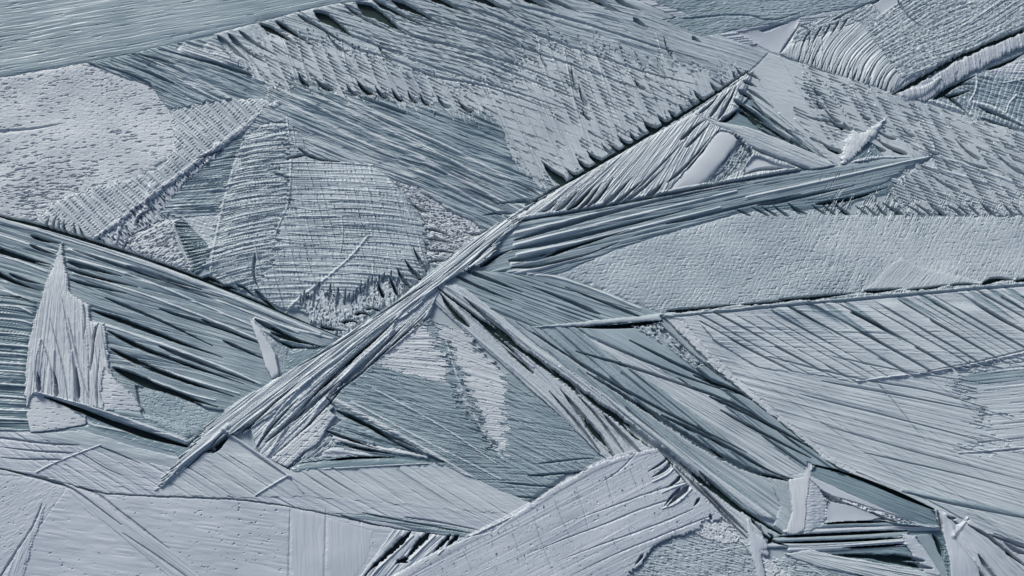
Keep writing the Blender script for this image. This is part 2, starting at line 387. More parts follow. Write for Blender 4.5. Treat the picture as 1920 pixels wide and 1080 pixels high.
# dark wedge gaps along the top border and along the diagonal ridge
for a,m_,b,w_,d in [((489,45),(520,60),(556,84),5,13),((518,40),(550,62),(590,88),4,11),((592,22),(625,40),(665,72),9,14),((560,30),(600,52),(640,78),3,10),((672,6),(715,28),(762,66),11,14),((648,12),(690,40),(735,62),3,9),((735,0),(785,22),(830,48),6,13),((700,0),(745,24),(800,52),4,12),((800,-12),(840,8),(880,28),6,12),((880,-15),(920,6),(962,26),8,13),((975,-10),(1005,6),(1040,22),6,12),((1020,-6),(1050,8),(1085,24),4,10),((1085,-20),(1120,4),(1165,26),7,12),((1150,-5),(1170,10),(1200,22),4,10),((430,66),(460,96),(500,120),4,10),((450,60),(480,84),(520,106),3,9),((410,70),(440,96),(470,120),5,8),((1188,36),(1200,46),(1216,55),4,8),((1298,70),(1305,76),(1315,82),3,7)]:
    St(None,None,None,[a,m_,b],w_*1.35,.8,-d,'flat',own=False,rag=2.2)
for a,b,w_,d in [((1062,343),(1015,302),9,13),((1085,330),(1062,317),4,11),((1108,318),(1082,298),5,12),((1130,304),(1100,284),6,12),((1166,284),(1142,267),4,11),((1185,273),(1158,255),5,12),((1200,264),(1180,249),4,11),((1234,246),(1205,227),8,13),((1256,233),(1233,217),6,12),((1275,222),(1254,208),5,11),((1292,211),(1272,198),4,10),((1310,199),(1290,186),4,10),((1324,190),(1300,172),5,12),((1352,173),(1330,156),4,11),((1366,163),(1350,153),3,9),((1385,150),(1373,137),3,9),((1395,143),(1380,130),2.5,8),((1153,292),(1128,270),3,7),((1215,255),(1195,238),3,7)]:
    St(None,None,None,[a,((a[0]+b[0])/2-2,(a[1]+b[1])/2+3),b],w_*1.35,.6,-d,'flat',own=False,rag=1.5)
for a,b,w_,d in [((700,178),(668,150),7,13),((672,180),(650,160),4,11),((728,186),(705,165),5,11),((757,190),(735,168),5,12),((783,194),(765,172),4,10),((805,198),(788,176),4,10),((842,204),(820,180),4,10),((888,212),(860,192),6,12),((625,171),(590,148),6,12),((580,163),(560,138),6,11),((650,100),(610,60),3,7),((735,115),(708,84),4,7),((1102,202),(1085,160),4,9),((1108,225),(1092,205),3,9),((1026,130),(1012,95),2.5,6),((1262,112),(1244,70),2.5,8),((1210,168),(1190,150),4,8),((1085,180),(1070,120),2.5,6)]:
    St(None,None,None,[a,((a[0]+b[0])/2-3,(a[1]+b[1])/2+4),b],w_,.6,-d,'flat',own=False,rag=1.5)
for a,b in [((1010,78),(1040,180)),((1030,88),(1085,220)),((1058,95),(1100,270)),((1085,100),(1148,262)),((1120,110),(1170,250)),((1150,112),(1210,240)),((640,78),(672,180)),((690,95),(720,182)),((560,60),(580,158)),((1180,140),(1240,222)),((1230,66),(1262,140))]:
    St('gf','barb','pale',[a,((a[0]+b[0])/2-4,(a[1]+b[1])/2+6),b],2.2,3.6,2.6,rag=1.)
# ---- right feather
T('rf', 'feather_crystal', 'broad feather crystal with herringbone barbs at the right edge above the mottled plate', 'ice crystal')
R('rf', 'upper_vane', 'pale', [(1400,139),(1440,100),(1560,138),(1680,178),(1800,215),(1920,250),(2150,320),(2150,440),(1920,403),(1700,402),(1660,352),(1752,294),(1640,300),(1570,318),(1500,280),(1440,238),(1385,205)], 3,
  [Ln([(1380,90),(1290,190),(2150,360),(1960,560)], 60, .18, 3, brk=.5, wob=1, seed=7, mx=10, fib=.1, dart=(60,.4)), Da(64,52,26,9,40,2.0,4.6,.5,2.0,seed=6,pat=(130,.4),warp=4), Gr(20,22,2.5,.3)], rim=(1,3))
R('rf', 'lower_vane', 'pale', [(1500,150),(1600,165),(1740,205),(1920,262),(2150,335),(2150,440),(1920,403),(1700,402),(1660,352),(1752,294),(1640,240),(1570,300)], 3,
  [Ln([(1430,90),(2150,300),(1560,330),(2250,560)], 30, .12, 4, brk=.35, wob=.6, seed=9, mx=26, dart=(60,.3), fib=.06), Ln([(1430,90),(1380,300),(2250,330),(2100,700)], 70, .15, 3, brk=.5, seed=5, mx=8, fib=.08, dart=(60,.4)), Da(62,38,24,9,36,2.1,5.0,.62,2.4,seed=4,pat=(150,.4),warp=4), Da(16,64,50,14,26,1.8,2.4,.25,1.2,seed=9,pat=(120,.5),warp=4), Gr(24,24,2.5,.25)], edge=(40,14,62))
for a,m_,b in [((1505,138),(1535,200),(1575,250)),((1640,200),(1690,262),(1745,290)),((1595,165),(1612,205),(1630,245)),((1660,190),(1685,225),(1702,245)),((1720,205),(1748,262),(1752,290)),((1765,215),(1800,262),(1830,300)),((1820,232),(1860,270),(1915,325)),((1870,250),(1900,290),(1930,330)),((1690,300),(1760,320),(1850,345)),((1745,292),(1830,318),(1940,360))]:
    St('rf','barb','pale',[a,m_,b],2.5,3.6,2.8,rag=1.)
for a,b,w_,d in [((1585,242),(1555,226),6,13),((1578,288),(1535,265),6,13),((1606,250),(1580,232),4,8),((1632,226),(1612,214),3,9),((1540,180),(1525,165),4,9),((1545,205),(1530,190),4,9),((1575,232),(1545,206),3,9),((1560,230),(1500,215),3,5),((1760,292),(1730,272),3,8),((1835,302),(1790,262),3,7),((1920,330),(1860,285),3,6),((1715,258),(1690,240),3,7),((1800,360),(1740,325),3,6),((1850,318),(1800,300),3,7),((1700,290),(1640,262),5,12),((1680,262),(1640,245),3,9),((1660,285),(1610,262),4,9)]:
    St(None,None,None,[a,((a[0]+b[0])/2-3,(a[1]+b[1])/2+3),b],w_,.6,-d,'flat',own=False,rag=1.5)
# ---- top right corner
T('ts', 'ice_strip', 'smooth grey ice strip along the top edge right of the largest feather', 'ice strip')
R('ts', 'ice_surface', 'lav', [(1000,-230),(2150,-230),(2150,-60),(1640,20),(1440,75),(1400,88),(1190,0)], 1, [Gr(-8,60,4,.8,3), Ln([(1190,-60),(1190,60),(1700,-70),(1700,10)],9,.12,3,brk=.5)])
R('ts', 'grey_vane', 'teal', [(1190,-8),(1500,-4),(1700,-60),(2150,-230),(2150,-200),(1720,0),(1640,8),(1440,47),(1380,58),(1320,70),(1240,40),(1290,28)], 3,
  [Ln([(1250,-30),(1250,70),(1740,-50),(1740,30)],22,.25,3,brk=.5,wob=1), Gr(-12,14,2.5,.9,5)], edge=(8,6,0), rim=(2,2))
St('ts','rib','pale',[(1180,-2),(1500,-5),(1930,-8)],2.5,2,2)
St(None,None,None,[(1280,36),(1400,28),(1440,44),(1500,26)],3,2,-3,own=False,rag=2)
T('tr', 'feather_crystal', 'grey rippled feather crystal with curved teeth filling the top right corner', 'ice crystal')
R('tr', 'vane', 'mid', [(1462,102),(1490,55),(1560,28),(1640,8),(1700,-60),(2150,-230),(2150,0),(1920,58),(1860,80),(1790,112),(1740,135),(1700,150),(1670,175),(1600,152),(1520,125)], 3,
  [Ln([(1480,20),(1680,190),(1830,-230),(2200,0)],40,.16,3,brk=.6,wob=1.5,seed=4,mx=10), Ch(56,7,.22,-26,9,.14,seed=9,j=1.4), Gr(50,9,5,1.1,7), Pi(-20,8,3,1.8,.68,seed=3)], edge=(5,6,60), rim=(2,3))
R('tr', 'curved_teeth', 'pale', [(1462,102),(1480,84),(1530,70),(1610,40),(1690,150),(1670,175),(1600,152),(1520,125)], 3,
  [Ln([(1458,104),(1672,178),(1560,10),(1760,130)],24,.42,2.4,brk=.15,wob=.5,seed=5,mx=14,flip=1,curl=-.16,env=(1.3,1,.6,.2)),
   Te([(1458,104),(1672,178),(1560,10),(1760,130)],24,9,.5,.42,curl=-3.8,seed=5,jit=.4)], rim=(2,3))
for a,b in [((1622,14),(1700,165)),((1632,10),(1712,140)),((1640,4),(1720,130)),((1660,-5),(1740,130)),((1690,20),(1755,125)),((1740,60),(1780,112)),((1760,-10),(1830,92)),((1530,45),(1540,95))]:
    St('tr','rib','pale',[a,((a[0]+b[0])/2+3,(a[1]+b[1])/2-3),b],2.5,2.5,2.4,rag=1.5)
R('tr', 'smooth_facet', 'lav', [(1380,62),(1440,50),(1497,36),(1482,84),(1462,102),(1440,96)], 1, [Cr(-2,10)], edge=(4,5,-30))
R('tr', 'smooth_facet', 'lav', [(1630,0),(1680,-10),(1700,-50),(1740,-70),(1690,2),(1650,30)], 2, [Cr(-1,10)], edge=(3,5,-30))
for a,m_,b,w_,d in [((1425,58),(1455,48),(1480,44),6,9),((1462,100),(1490,60),(1500,45),3,8),((1630,8),(1645,2),(1655,-10),4,10),((1684,2),(1700,30),(1725,50),4,9),((1500,50),(1520,60),(1515,90),2.5,7),((1560,40),(1600,20),(1640,2),3,7),((1520,60),(1510,70),(1502,90),2.5,8),((1540,52),(1530,66),(1522,84),2.5,8),((1556,48),(1548,62),(1540,76),2.5,8),((1572,42),(1564,56),(1556,70),2.5,8),((1588,36),(1580,50),(1572,62),2.5,8)]:
    St(None,None,None,[a,m_,b],w_,1,-d,own=False,rag=2.5)
T('ff', 'fringed_blade', 'narrow fringed ice blade running up to the right edge below the top right corner', 'ice blade')
R('ff', 'blade', 'lav', [(1668,178),(1700,165),(1760,130),(1830,95),(1920,58),(2150,-20),(2150,60),(1920,90),(1880,105),(1840,128),(1780,160),(1735,190),(1710,190)], 3,
  [Ln([(1680,160),(2150,-20),(1700,230),(2150,90)],40,.34,2.4,brk=.3,seed=3,mx=14), Tilt(3,(1800,150),(1790,110)), Gr(80,9,2,.4)], edge=(6,6,80), rim=(2,3))
St(None,None,None,[(1672,178),(1740,140),(1762,128),(1800,106),(1860,80),(1925,54),(2000,30)],7,4,-12,'flat',own=False,rag=5)
St('ff','facet','lav',[(1700,178),(1735,172),(1760,150)],14,4,4,'flat',rag=3)
T('rc', 'leaf_crystal', 'small dark grey leaf shaped crystal at the right edge below the fringed blade', 'ice crystal')
R('rc', 'vane', 'teal', [(1735,190),(1780,160),(1830,140),(1920,112),(2150,60),(2150,320),(1920,248),(1860,232),(1800,212),(1760,200)], 2,
  [Ln([(1740,196),(1800,110),(2150,360),(2150,100)],16,.35,2.5,brk=.4,seed=4,mx=18,bend=.08), Ch(110,9,.22,20,5,.18,seed=5), Gr(20,9,3,.8)], rim=(3,3))
for a,m_,b,w_ in [((1790,165),(1820,200),(1838,224),3),((1830,142),(1830,170),(1818,190),3),((1850,140),(1870,160),(1920,150),2.5),((1820,192),(1870,205),(1920,240),5),((1745,190),(1780,200),(1835,222),6),((1905,180),(1890,195),(1885,212),2.5)]:
    St('rc','rib','pale',[a,m_,b],w_,w_*.6,3.4,rag=1.)
for a,m_,b,w_,d in [((1750,186),(1780,165),(1830,142),6,12),((1770,182),(1800,176),(1820,170),4,11),((1835,200),(1870,215),(1920,240),3.5,12),((1850,130),(1890,116),(1925,98),5,13),((1770,175),(1790,190),(1815,215),3.5,11),((1775,165),(1800,158),(1825,160),2.5,10),((1840,222),(1860,228),(1920,250),2,9)]:
    St(None,None,None,[a,m_,b],w_,1.2,-d,'flat',own=False,rag=3)
R('rc', 'side_vane', 'lav', [(1850,136),(1900,118),(1950,100),(2150,50),(2150,160),(1930,150),(1890,148)], 3, [Ln([(1850,140),(1920,100),(2150,160),(2150,50)],8,.3,3), Ch(120,8,.2)], rim=(2,3))
# ---- small fern on the left
T('fe', 'fern_crystal', 'small pale fern shaped crystal lying over the granular frost patch', 'ice crystal')
R('fe', 'shredded_fringe', 'lav', [(175,452),(300,360),(440,262),(470,255),(455,300),(415,320),(395,345),(370,380),(330,395),(300,420),(285,450),(262,478),(225,465)], 2,
  [Ln([(180,455),(450,250),(230,500),(480,300)],26,.5,2.2,brk=.3,seed=3,mx=22,env=(1.,.6,1.2)), Pi(50,18,4,7,.66,seed=7), Gr(60,16,3,.5), Da(-40,26,60,8,24,3,5,.5,seed=4)], edge=(14,9,50), rim=(2,3))
R('fe', 'vane', 'pale', [(322,205),(360,198),(420,190),(500,188),(518,200),(440,262),(330,342),(180,452),(110,432),(64,416),(88,390),(130,368),(200,350),(300,318),(318,300),(330,270)], 4,
  [Ln([(60,420),(480,120),(150,520),(560,210)], 30, .26, 3, brk=.2, wob=.4, seed=8, mx=20, dart=(40,.3),fib=.15), Da(48,15,-40,6,12,1.8,2.4,.75,1.2,seed=5,warp=3), Ln([(60,420),(300,280),(120,470),(360,330)],20,.2,3,brk=.6,seed=2,mx=14)], edge=(10,12,40), rim=(1.5,3))
St('fe','spine','lav',[(520,198),(480,226),(440,256),(330,338),(180,450)],6.5,4.5,3.4,'round')
St('fe','spine','lav',[(130,368),(150,392),(180,446)],3,3.5,3,'ridge')
for a,m_,b,w_,d in [((90,440),(86,425),(95,408),3,9),((105,440),(100,425),(108,405),2.5,8),((130,448),(120,430),(122,415),3.5,9),((150,452),(142,440),(140,420),3,8),((165,453),(156,440),(150,425),2.5,8),((118,444),(112,432),(112,412),2,8),((230,470),(240,452),(275,430),3,10),((330,405),(345,385),(380,372),4,10),((255,425),(262,405),(285,395),3.5,11),((372,300),(400,290),(440,275),3,10),((408,318),(412,300),(420,285),2.5,9),((345,390),(350,360),(372,335),3.5,11)]:
    St(None,None,None,[a,m_,b],w_,.8,-d,'flat',own=False,rag=2.5)
for pts,w_ in [([(288,352),(278,392),(262,408)],10),([(230,418),(222,440),(218,458)],6),([(410,278),(412,300),(402,318)],10),([(392,300),(390,330)],6),([(350,330),(352,352)],6)]:
    St('fe','facet','lav',pts,w_,w_*.6,4,'flat')
# ---- between fern and dome
T('sc', 'shell_crystal', 'curled shell of frost with a dark comb of ribs left of the dome crystal', 'ice crystal')
R('sc', 'frost_surface', 'snow', [(236,450),(300,415),(345,408),(330,425),(330,460),(360,512),(300,492),(262,475)], 3, [Pi(-30,10,3.5,4,.60,seed=4), Gr(-30,12,3,1)], edge=(7,6,-30), rim=(3,3))
R('sc', 'dark_grooves', 'teal', [(300,400),(345,345),(400,300),(440,262),(470,245),(500,215),(470,300),(440,360),(425,402),(345,410)], 1, [Ln([(290,420),(440,240),(440,420),(540,210)],20,.5,2.2,brk=.3,seed=6,mx=18), Gr(-16,18,2.5,.6)], edge=(6,7,-16))
R('sc', 'plain_facet', 'pale', [(342,410),(425,400),(412,450),(400,470),(372,440)], 3, [Gr(20,10,3,.9), Tilt(-3,(350,410),(400,470))], rim=(1,3))
R('sc', 'comb', 'deep', [(322,424),(345,412),(372,440),(400,468),(385,500),(372,516),(358,510),(352,480)], 3, [Ln([(325,415),(372,520),(372,420),(410,500)],17,.5,2,brk=.1,jit=.3,seed=3,mx=12,curl=.05), Te([(325,415),(365,520),(380,420),(410,500)],15,10,.5,1.2,jit=.3,seed=4)], rim=(2,2))
St('sc','rim','pale',[(330,418),(326,432),(350,480),(362,505)],4,4,4,'round')
St('sc','rim','pale',[(345,410),(372,438),(402,468)],3,3,3,'round')
# ---- dome of fine herringbone
T('dm', 'dome_crystal', 'rounded grey dome shaped crystal woven with fine herringbone in the left centre', 'ice crystal')
R('dm', 'upper_grooves', 'mid', [(455,262),(500,200),(540,215),(570,240),(640,260),(740,300),(800,350),(900,430),(905,470),(820,505),(790,440),(745,345),(700,312),(590,305),(560,290)], 2,
  [Ln([(170,60),(20,420),(1010,330),(960,580)], 66, .44, 2.5, brk=.3, wob=.8, seed=2, mx=14, dart=(70,.7)), Ln([(240,30),(60,230),(1060,360),(760,560)], 11, .14, 4, jit=.5, brk=.15, seed=5, mx=60, j=.07), Gr(12,26,2.5,.3)])
R('dm', 'vane', 'mid', [(455,262),(500,232),(545,232),(570,262),(585,300),(640,306),(700,312),(745,345),(780,400),(792,440),(808,505),(750,555),(690,590),(640,622),(600,608),(570,585),(530,580),(470,548),(400,528),(392,500),(400,450),(418,390),(440,320)], 4,
  [Ln([(530,250),(520,640),(830,270),(830,660)],30,.20,2.4,brk=.5,seed=3,mx=14,bend=.02,dart=(30,.5)), Da(4,17,72,7,13,1.6,1.8,.55,1.0,seed=3,warp=10), Cr(6,26), Gr(2,12,2.6,.2,4), Da(74,60,60,9,16,1.8,2,.4,1.0,seed=12)], rim=(1,4), sm=1)
R('dm', 'left_vane', 'mid', [(455,262),(500,240),(520,250),(542,240),(545,300),(520,310),(548,360),(535,400),(515,440),(525,470),(500,520),(470,546),(400,528),(392,500),(400,450),(418,390),(440,320)], 4,
  [Ln([(380,560),(430,180),(540,520),(560,170)],36,.34,2.6,brk=.25,wob=.6,seed=4,mx=14,bend=-.012,dart=(26,.6)), Da(-12,12,48,5.5,10,1.6,1.8,.7,.5,seed=6), Cr(6,26), Gr(-12,9,2.6,.25)], edge=(22,9,-14))
R('dm', 'frost_rim', 'pale', [(560,580),(600,545),(640,555),(690,535),(730,520),(765,535),(745,560),(690,590),(640,628),(590,606)], 4, [Pi(80,10,4,4,.62,seed=3), Gr(80,10,3,1.2)], edge=(30,7,90), rim=(1,4))
St('dm','rib','pale',[(690,447),(660,485),(610,528),(560,562),(533,590)],3.5,3.5,3.,rag=1)
for a,m_,b,w_ in [((445,300),(415,400),(395,520),4.5),((540,225),(545,270),(575,300),2.6),((640,350),(670,410),(688,442),2.2),((730,340),(780,420),(795,500),3.5),((520,308),(600,306),(700,312),2.5),((548,300),(545,380),(518,440),3),((480,460),(490,510),(500,560),2.2),((600,560),(585,595),(600,612),2),((700,500),(702,540),(700,575),2.5),((728,480),(735,510),(770,535),2.2),((755,475),(770,505),(800,522),2.2),((540,410),(600,408),(642,410),2),((642,410),(645,440),(640,475),2)]:
    St('dm','rib','pale',[a,m_,b],w_,w_*.8,2.6,rag=.8)
for a,m_,b,w_,d in [((405,540),(430,535),(445,545),5,12),((445,552),(470,560),(520,580),4,12),((480,545),(500,565),(530,592),4,10),((540,300),(580,290),(600,300),3,12),((480,480),(475,520),(490,550),3,6),((560,280),(590,300),(640,306),3,7),((640,605),(660,600),(672,607),4,12),((665,590),(680,585),(695,592),4,12),((685,580),(700,578),(715,584),3,11),((600,612),(625,618),(650,622),3,10),((720,560),(712,545),(708,530),4,11),((745,555),(738,540),(730,520),4,11),((770,540),(755,525),(745,505),4,11),((790,525),(775,512),(760,490),5,12),((800,510),(785,490),(775,465),4,11),((530,600),(580,618),(625,630),5,11),((445,535),(460,540),(475,555),3,11),((380,520),(395,520),(420,535),5,12)]:
    St(None,None,None,[a,m_,b],w_,.8,-d,'flat',own=False,rag=2.5)
# ---- fern right of the dome
T('df', 'fern_crystal', 'little ruffled frost fern between the dome crystal and the diagonal ridge', 'ice crystal')
R('df', 'vane', 'snow', [(730,338),(780,350),(830,388),(880,412),(908,432),(905,460),(870,478),(830,492),(810,500),(798,470),(795,420),(770,375)], 4,
  [Ln([(730,320),(815,520),(860,380),(920,450)],22,.44,2.3,brk=.2,wob=.8,seed=4,mx=14,sub=(7,.35,-1)), Pi(20,9,4,5,.63,seed=6), Gr(10,12,3,.9)], edge=(10,9,10), rim=(3,4))
for a,m_,b,w_,d in [((800,430),(820,432),(845,445),3,9),((800,448),(825,450),(850,458),3,9),((805,470),(830,470),(860,478),3,9),((775,385),(790,395),(810,400),2.5,8),((880,440),(900,440),(918,432),3,10),((808,490),(830,488),(855,485),2.5,9)]:
    St(None,None,None,[a,m_,b],w_,.8,-d,'flat',own=False,rag=2.5)
# ---- triangle between the upper ridge and the long beam
T('ub', 'ridge_blade', 'pale flat blade with slanting cuts forming the upper right arm of the diagonal ridge', 'ice blade')
R('ub', 'blade', 'pale', [(1412,134),(1300,212),(1045,357),(958,412),(975,415),(1150,388),(1320,353),(1500,322),(1440,250),(1385,205)], 6,
  [Ln([(1000,430),(1330,330),(1180,270),(1420,120)], 30, .34, 2.4, brk=.6, wob=1, seed=5, mx=22), Ln([(1000,430),(1330,330),(1180,270),(1420,120)], 70, .2, 2.4, brk=.8, seed=8, mx=8), Gr(-45,20,2.5,.4)], rim=(3,3))
for a,m_,b,w_,d in [((1015,400),(1028,395),(1045,380),3,8),((1042,398),(1060,385),(1085,360),4,10),((1062,396),(1085,380),(1115,350),5,13),((1085,394),(1105,375),(1128,345),4,12),((1100,390),(1125,370),(1150,335),4,12),((1130,386),(1155,365),(1185,335),5,11),((1150,384),(1172,368),(1205,340),4,11),((1165,382),(1200,360),(1245,318),4,9),((1210,372),(1230,358),(1245,342),6,12),((1190,360),(1230,320),(1280,270),2.5,6),((1250,345),(1290,310),(1330,262),3,9),((1265,350),(1310,300),(1345,250),3,9),((1280,330),(1310,296),(1350,242),2.5,9),((1275,265),(1300,240),(1325,225),4,12),((1310,215),(1335,195),(1345,182),3,9),((1330,222),(1345,200),(1368,172),3.5,10),((1345,226),(1362,200),(1380,165),3.5,10),((1285,280),(1310,255),(1330,235),3,10)]:
    St(None,None,None,[a,m_,b],w_,.8,-d,'flat',own=False,rag=2)
St('ub','edge_rib','pale',[(960,408),(1045,353),(1300,208),(1408,137)],3.5,2,2.5,'ridge')
St(None,None,None,[(1402,135),(1300,202),(1045,351),(985,388)],3.5,4.5,-12,'flat',own=False,rag=.6)
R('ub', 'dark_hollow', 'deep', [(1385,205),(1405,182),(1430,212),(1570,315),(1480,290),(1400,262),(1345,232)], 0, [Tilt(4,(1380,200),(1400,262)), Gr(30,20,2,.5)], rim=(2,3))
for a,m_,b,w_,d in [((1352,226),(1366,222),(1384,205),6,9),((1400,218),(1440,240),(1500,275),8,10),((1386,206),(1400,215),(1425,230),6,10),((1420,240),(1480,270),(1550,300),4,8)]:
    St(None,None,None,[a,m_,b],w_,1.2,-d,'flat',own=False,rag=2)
for a,b,w_,d in [((1392,155),(1418,165),4,12),((1384,172),(1415,190),6,13),((1376,190),(1430,225),6,13),((1400,140),(1425,152),3,9),((1400,168),(1450,205),3,8),((1395,205),(1500,280),4,11),((1410,200),(1520,285),3,9)]:
    St(None,None,None,[a,((a[0]+b[0])/2,(a[1]+b[1])/2-3),b],w_,.8,-d,'flat',own=False,rag=2)
for a,b,w_ in [((1372,198),(1480,262),3),((1376,186),(1500,270),2.5),((1390,172),(1540,290),2.5),((1460,215),(1558,312),3),((1490,225),(1565,312),3),((1520,250),(1570,316),3),((1440,235),(1560,312),2.5)]:
    St('ub','fan_rib','pale',[a,((a[0]+b[0])/2+2,(a[1]+b[1])/2-4),b],w_,1.5,3,'ridge')
T('ib', 'ice_sliver', 'slim pale sliver lying across the hollow inside the upper triangle', 'ice sliver')
R('ib', 'sliver', 'pale', [(1300,214),(1345,230),(1400,240),(1460,262),(1530,292),(1572,317),(1530,324),(1460,300),(1400,275),(1372,252),(1340,238)], 7, [Ln([(1300,210),(1340,245),(1570,310),(1530,330)],9,.3,2.5,brk=.3,mx=9), Gr(22,18,2,.4), Cr(2,5)], rim=(2,2))
T('tf', 'smooth_facet', 'smooth pale facet with a cross hatched right side painted in shade inside the upper triangle', 'ice facet')
R('tf', 'hatched_side', 'mid', [(1372,252),(1400,275),(1410,290),(1392,320),(1350,342),(1300,350),(1330,310),(1355,280)], 2, [Ln([(1320,350),(1420,330),(1370,240),(1420,260)],14,.45,2.2,brk=.4,mx=10,flip=0), Ch(4,6,.25), Tilt(-5,(1340,300),(1400,320)), Pi(-50,16,4,4,.6)], edge=(8,7,-55), rim=(2,3))  # darker ice tone paints in the shade of the side turned from the light
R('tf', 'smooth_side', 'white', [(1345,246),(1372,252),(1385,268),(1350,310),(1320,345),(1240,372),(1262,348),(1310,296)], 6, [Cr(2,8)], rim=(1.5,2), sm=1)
R('tf', 'lower_facet', 'white', [(1392,320),(1412,295),(1425,296),(1450,308),(1500,318),(1440,322),(1395,330)], 2, [Tilt(3,(1430,295),(1425,325))], sm=1)
St(None,None,None,[(1392,331),(1420,318),(1468,316)],1.5,4,-8,'flat',own=False)
St(None,None,None,[(1410,280),(1450,296),(1518,320)],5,2,-9,'ridge',own=False,rag=4)
T('vb', 'ice_spike', 'short bright blade standing at the fan point where the upper triangle meets the beam', 'ice blade')
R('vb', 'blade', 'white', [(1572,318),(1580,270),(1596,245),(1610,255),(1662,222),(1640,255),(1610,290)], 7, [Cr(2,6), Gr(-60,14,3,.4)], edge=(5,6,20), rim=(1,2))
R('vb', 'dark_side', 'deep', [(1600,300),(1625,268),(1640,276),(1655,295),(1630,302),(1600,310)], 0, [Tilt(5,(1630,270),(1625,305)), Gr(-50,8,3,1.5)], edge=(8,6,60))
St('vb','base_facet','lav',[(1600,312),(1640,300),(1700,298)],9,3,3,'round')
# ---- the long striated beam
T('lb', 'striated_beam', 'long teal beam of parallel striations tapering to a tip at the right', 'ice beam')
R('lb', 'under_blade', 'deep', [(1440,360),(1600,320),(1680,345),(1660,366),(1560,388),(1450,398),(1390,398)], 2, [Ln([(1390,370),(1390,410),(1680,340),(1680,370)],7,.4,2.5,brk=.2), Gr(-6,30,2,.4)], edge=(5,5,0), rim=(2,3))
R('lb', 'striations', 'stripe', [(958,418),(1060,403),(1320,354),(1500,323),(1640,302),(1752,293),(1700,318),(1650,350),(1560,374),(1480,380),(1380,400),(1300,424),(1235,444),(1150,470),(1060,515),(990,520),(885,506),(930,452)], 6,
  [Ln([(930,400),(860,560),(1780,280),(1740,320)], 17, .50, 2.3, fib=.2, brk=.25, wob=.5, seed=11, mx=26, j=.25, jit=.7), Ln([(930,400),(860,560),(1780,280),(1740,320)], 44, .26, 2.3, fib=.2, brk=.5, wob=.8, seed=5, mx=10), Gr(-12,50,2,.4), Tilt(-4,(1200,380),(1215,450))], edge=(5,5,0), rim=(3,3))
St('lb','edge_rib','pale',[(960,414),(1060,398),(1320,348),(1500,317)],4,3,3.5,'round')
St(None,None,None,[(960,418),(1060,402),(1320,351.5),(1500,321)],2.4,2.6,-9,'flat',own=False)
for pts,w_,d in [([(965,452),(1080,415),(1250,372),(1400,345)],4,9),([(960,470),(1100,440),(1300,392)],4,9),([(955,490),(1010,483),(1080,460),(1180,432)],5,11),([(960,503),(1010,500),(1100,478),(1160,455)],3,9),([(1420,386),(1500,370),(1600,350)],3,9),([(1530,383),(1600,372),(1665,352)],4,13),([(1250,420),(1400,385),(1500,366)],3,7),([(900,500),(930,480),(960,470)],4,11)]:
    St(None,None,None,pts,w_*1.3,.8,-d,'flat',own=False,rag=1)
for pts,w_ in [([(955,512),(1000,508),(1060,492),(1125,468)],6),([(960,497),(1000,488),(1040,470)],5),([(965,440),(1150,395),(1400,340)],4),([(965,462),(1150,415),(1380,360)],4.5),([(970,480),(1150,440),(1350,390)],4),([(1400,372),(1550,340),(1740,296)],4)]:
    St('lb','rib','pale',pts,w_,2,3.4,'ridge',rag=1)
# ---- mottled plate on the right
T('mp', 'mottled_plate', 'large mottled grey plate with fine flecks tapering to a point left of the right edge', 'ice plate')
MPP = [(1045,516),(1100,490),(1150,470),(1235,442),(1300,424),(1380,402),(1460,392),(1560,400),(1700,408),(1920,405),(2150,412),(2150,520),(1920,524),(1860,535),(1700,545),(1500,566),(1300,585),(1240,587),(1195,572),(1120,540)]
R('mp', 'flecked_surface', 'mid', MPP, 3, [Pi(-8,16,2.4,1.3,.62,seed=3,w=.24,den=(260,.2)), Pi(-62,15,2.2,1.3,.62,seed=8,w=.24,den=(260,.2)), Gr(-15,12,3,.3,4), Ch(-62,8,.08,0,7,.06,seed=5)], edge=(8,7,-20), rim=(2,4))
R('mp', 'pale_surface', 'pale', [(1500,402),(1560,402),(1700,409),(1920,406),(2150,413),(2150,518),(1920,522),(1860,533),(1700,543),(1640,546),(1600,520),(1560,480)], 3., [Gr(-60,14,3,.16,6), Ch(-62,8,.07,0,9,.04,seed=5), Pi(-5,14,3,1.4,.76,seed=9), Pi(-60,12,2.4,.7,.66,seed=9)], edge=(150,4,-62))
R('mp', 'fringed_lobe', 'pale', [(1690,483),(1660,505),(1640,530),(1612,548),(1700,546),(1800,536),(1850,533),(1800,520),(1720,500)], 3.4, [Ln([(1612,550),(1850,535),(1690,470),(1880,480)],34,.24,2.4,fib=.14, brk=.5,mx=9), Gr(-60,8,3,.3)], rim=(.7,2.5))
for a,m_,b,w_,d in [((1620,546),(1650,545),(1690,541),4,12),((1700,544),(1740,541),(1775,535),3,12),((1840,534),(1866,521),(1900,526),6,13),((1500,562),(1540,556),(1600,550),4,13),((1460,562),(1500,560),(1550,553),3,12),((1250,583),(1300,580),(1380,572),4,12),((1390,572),(1440,568),(1500,562),3,12),((1780,536),(1800,533),(1830,534),2.5,11),((1900,528),(1930,522),(1960,522),4,12)]:
    St(None,None,None,[a,m_,b],w_,1.5,-d,'flat',own=False,rag=3.5)
for k in range(26):
    x_ = 1400+k*20+(k*k*37%23); y_ = 400 if x_ > 1480 else 404-(1480-x_)*.0
    St(None,None,None,[(x_+8,y_+2+(x_-1400)*.01),(x_-4,y_-5),(x_-26+(k*53%13),y_-12-(k*29%9))],2.2+(k*31%5)*.25,.7,-7,'flat',own=False,rag=2)
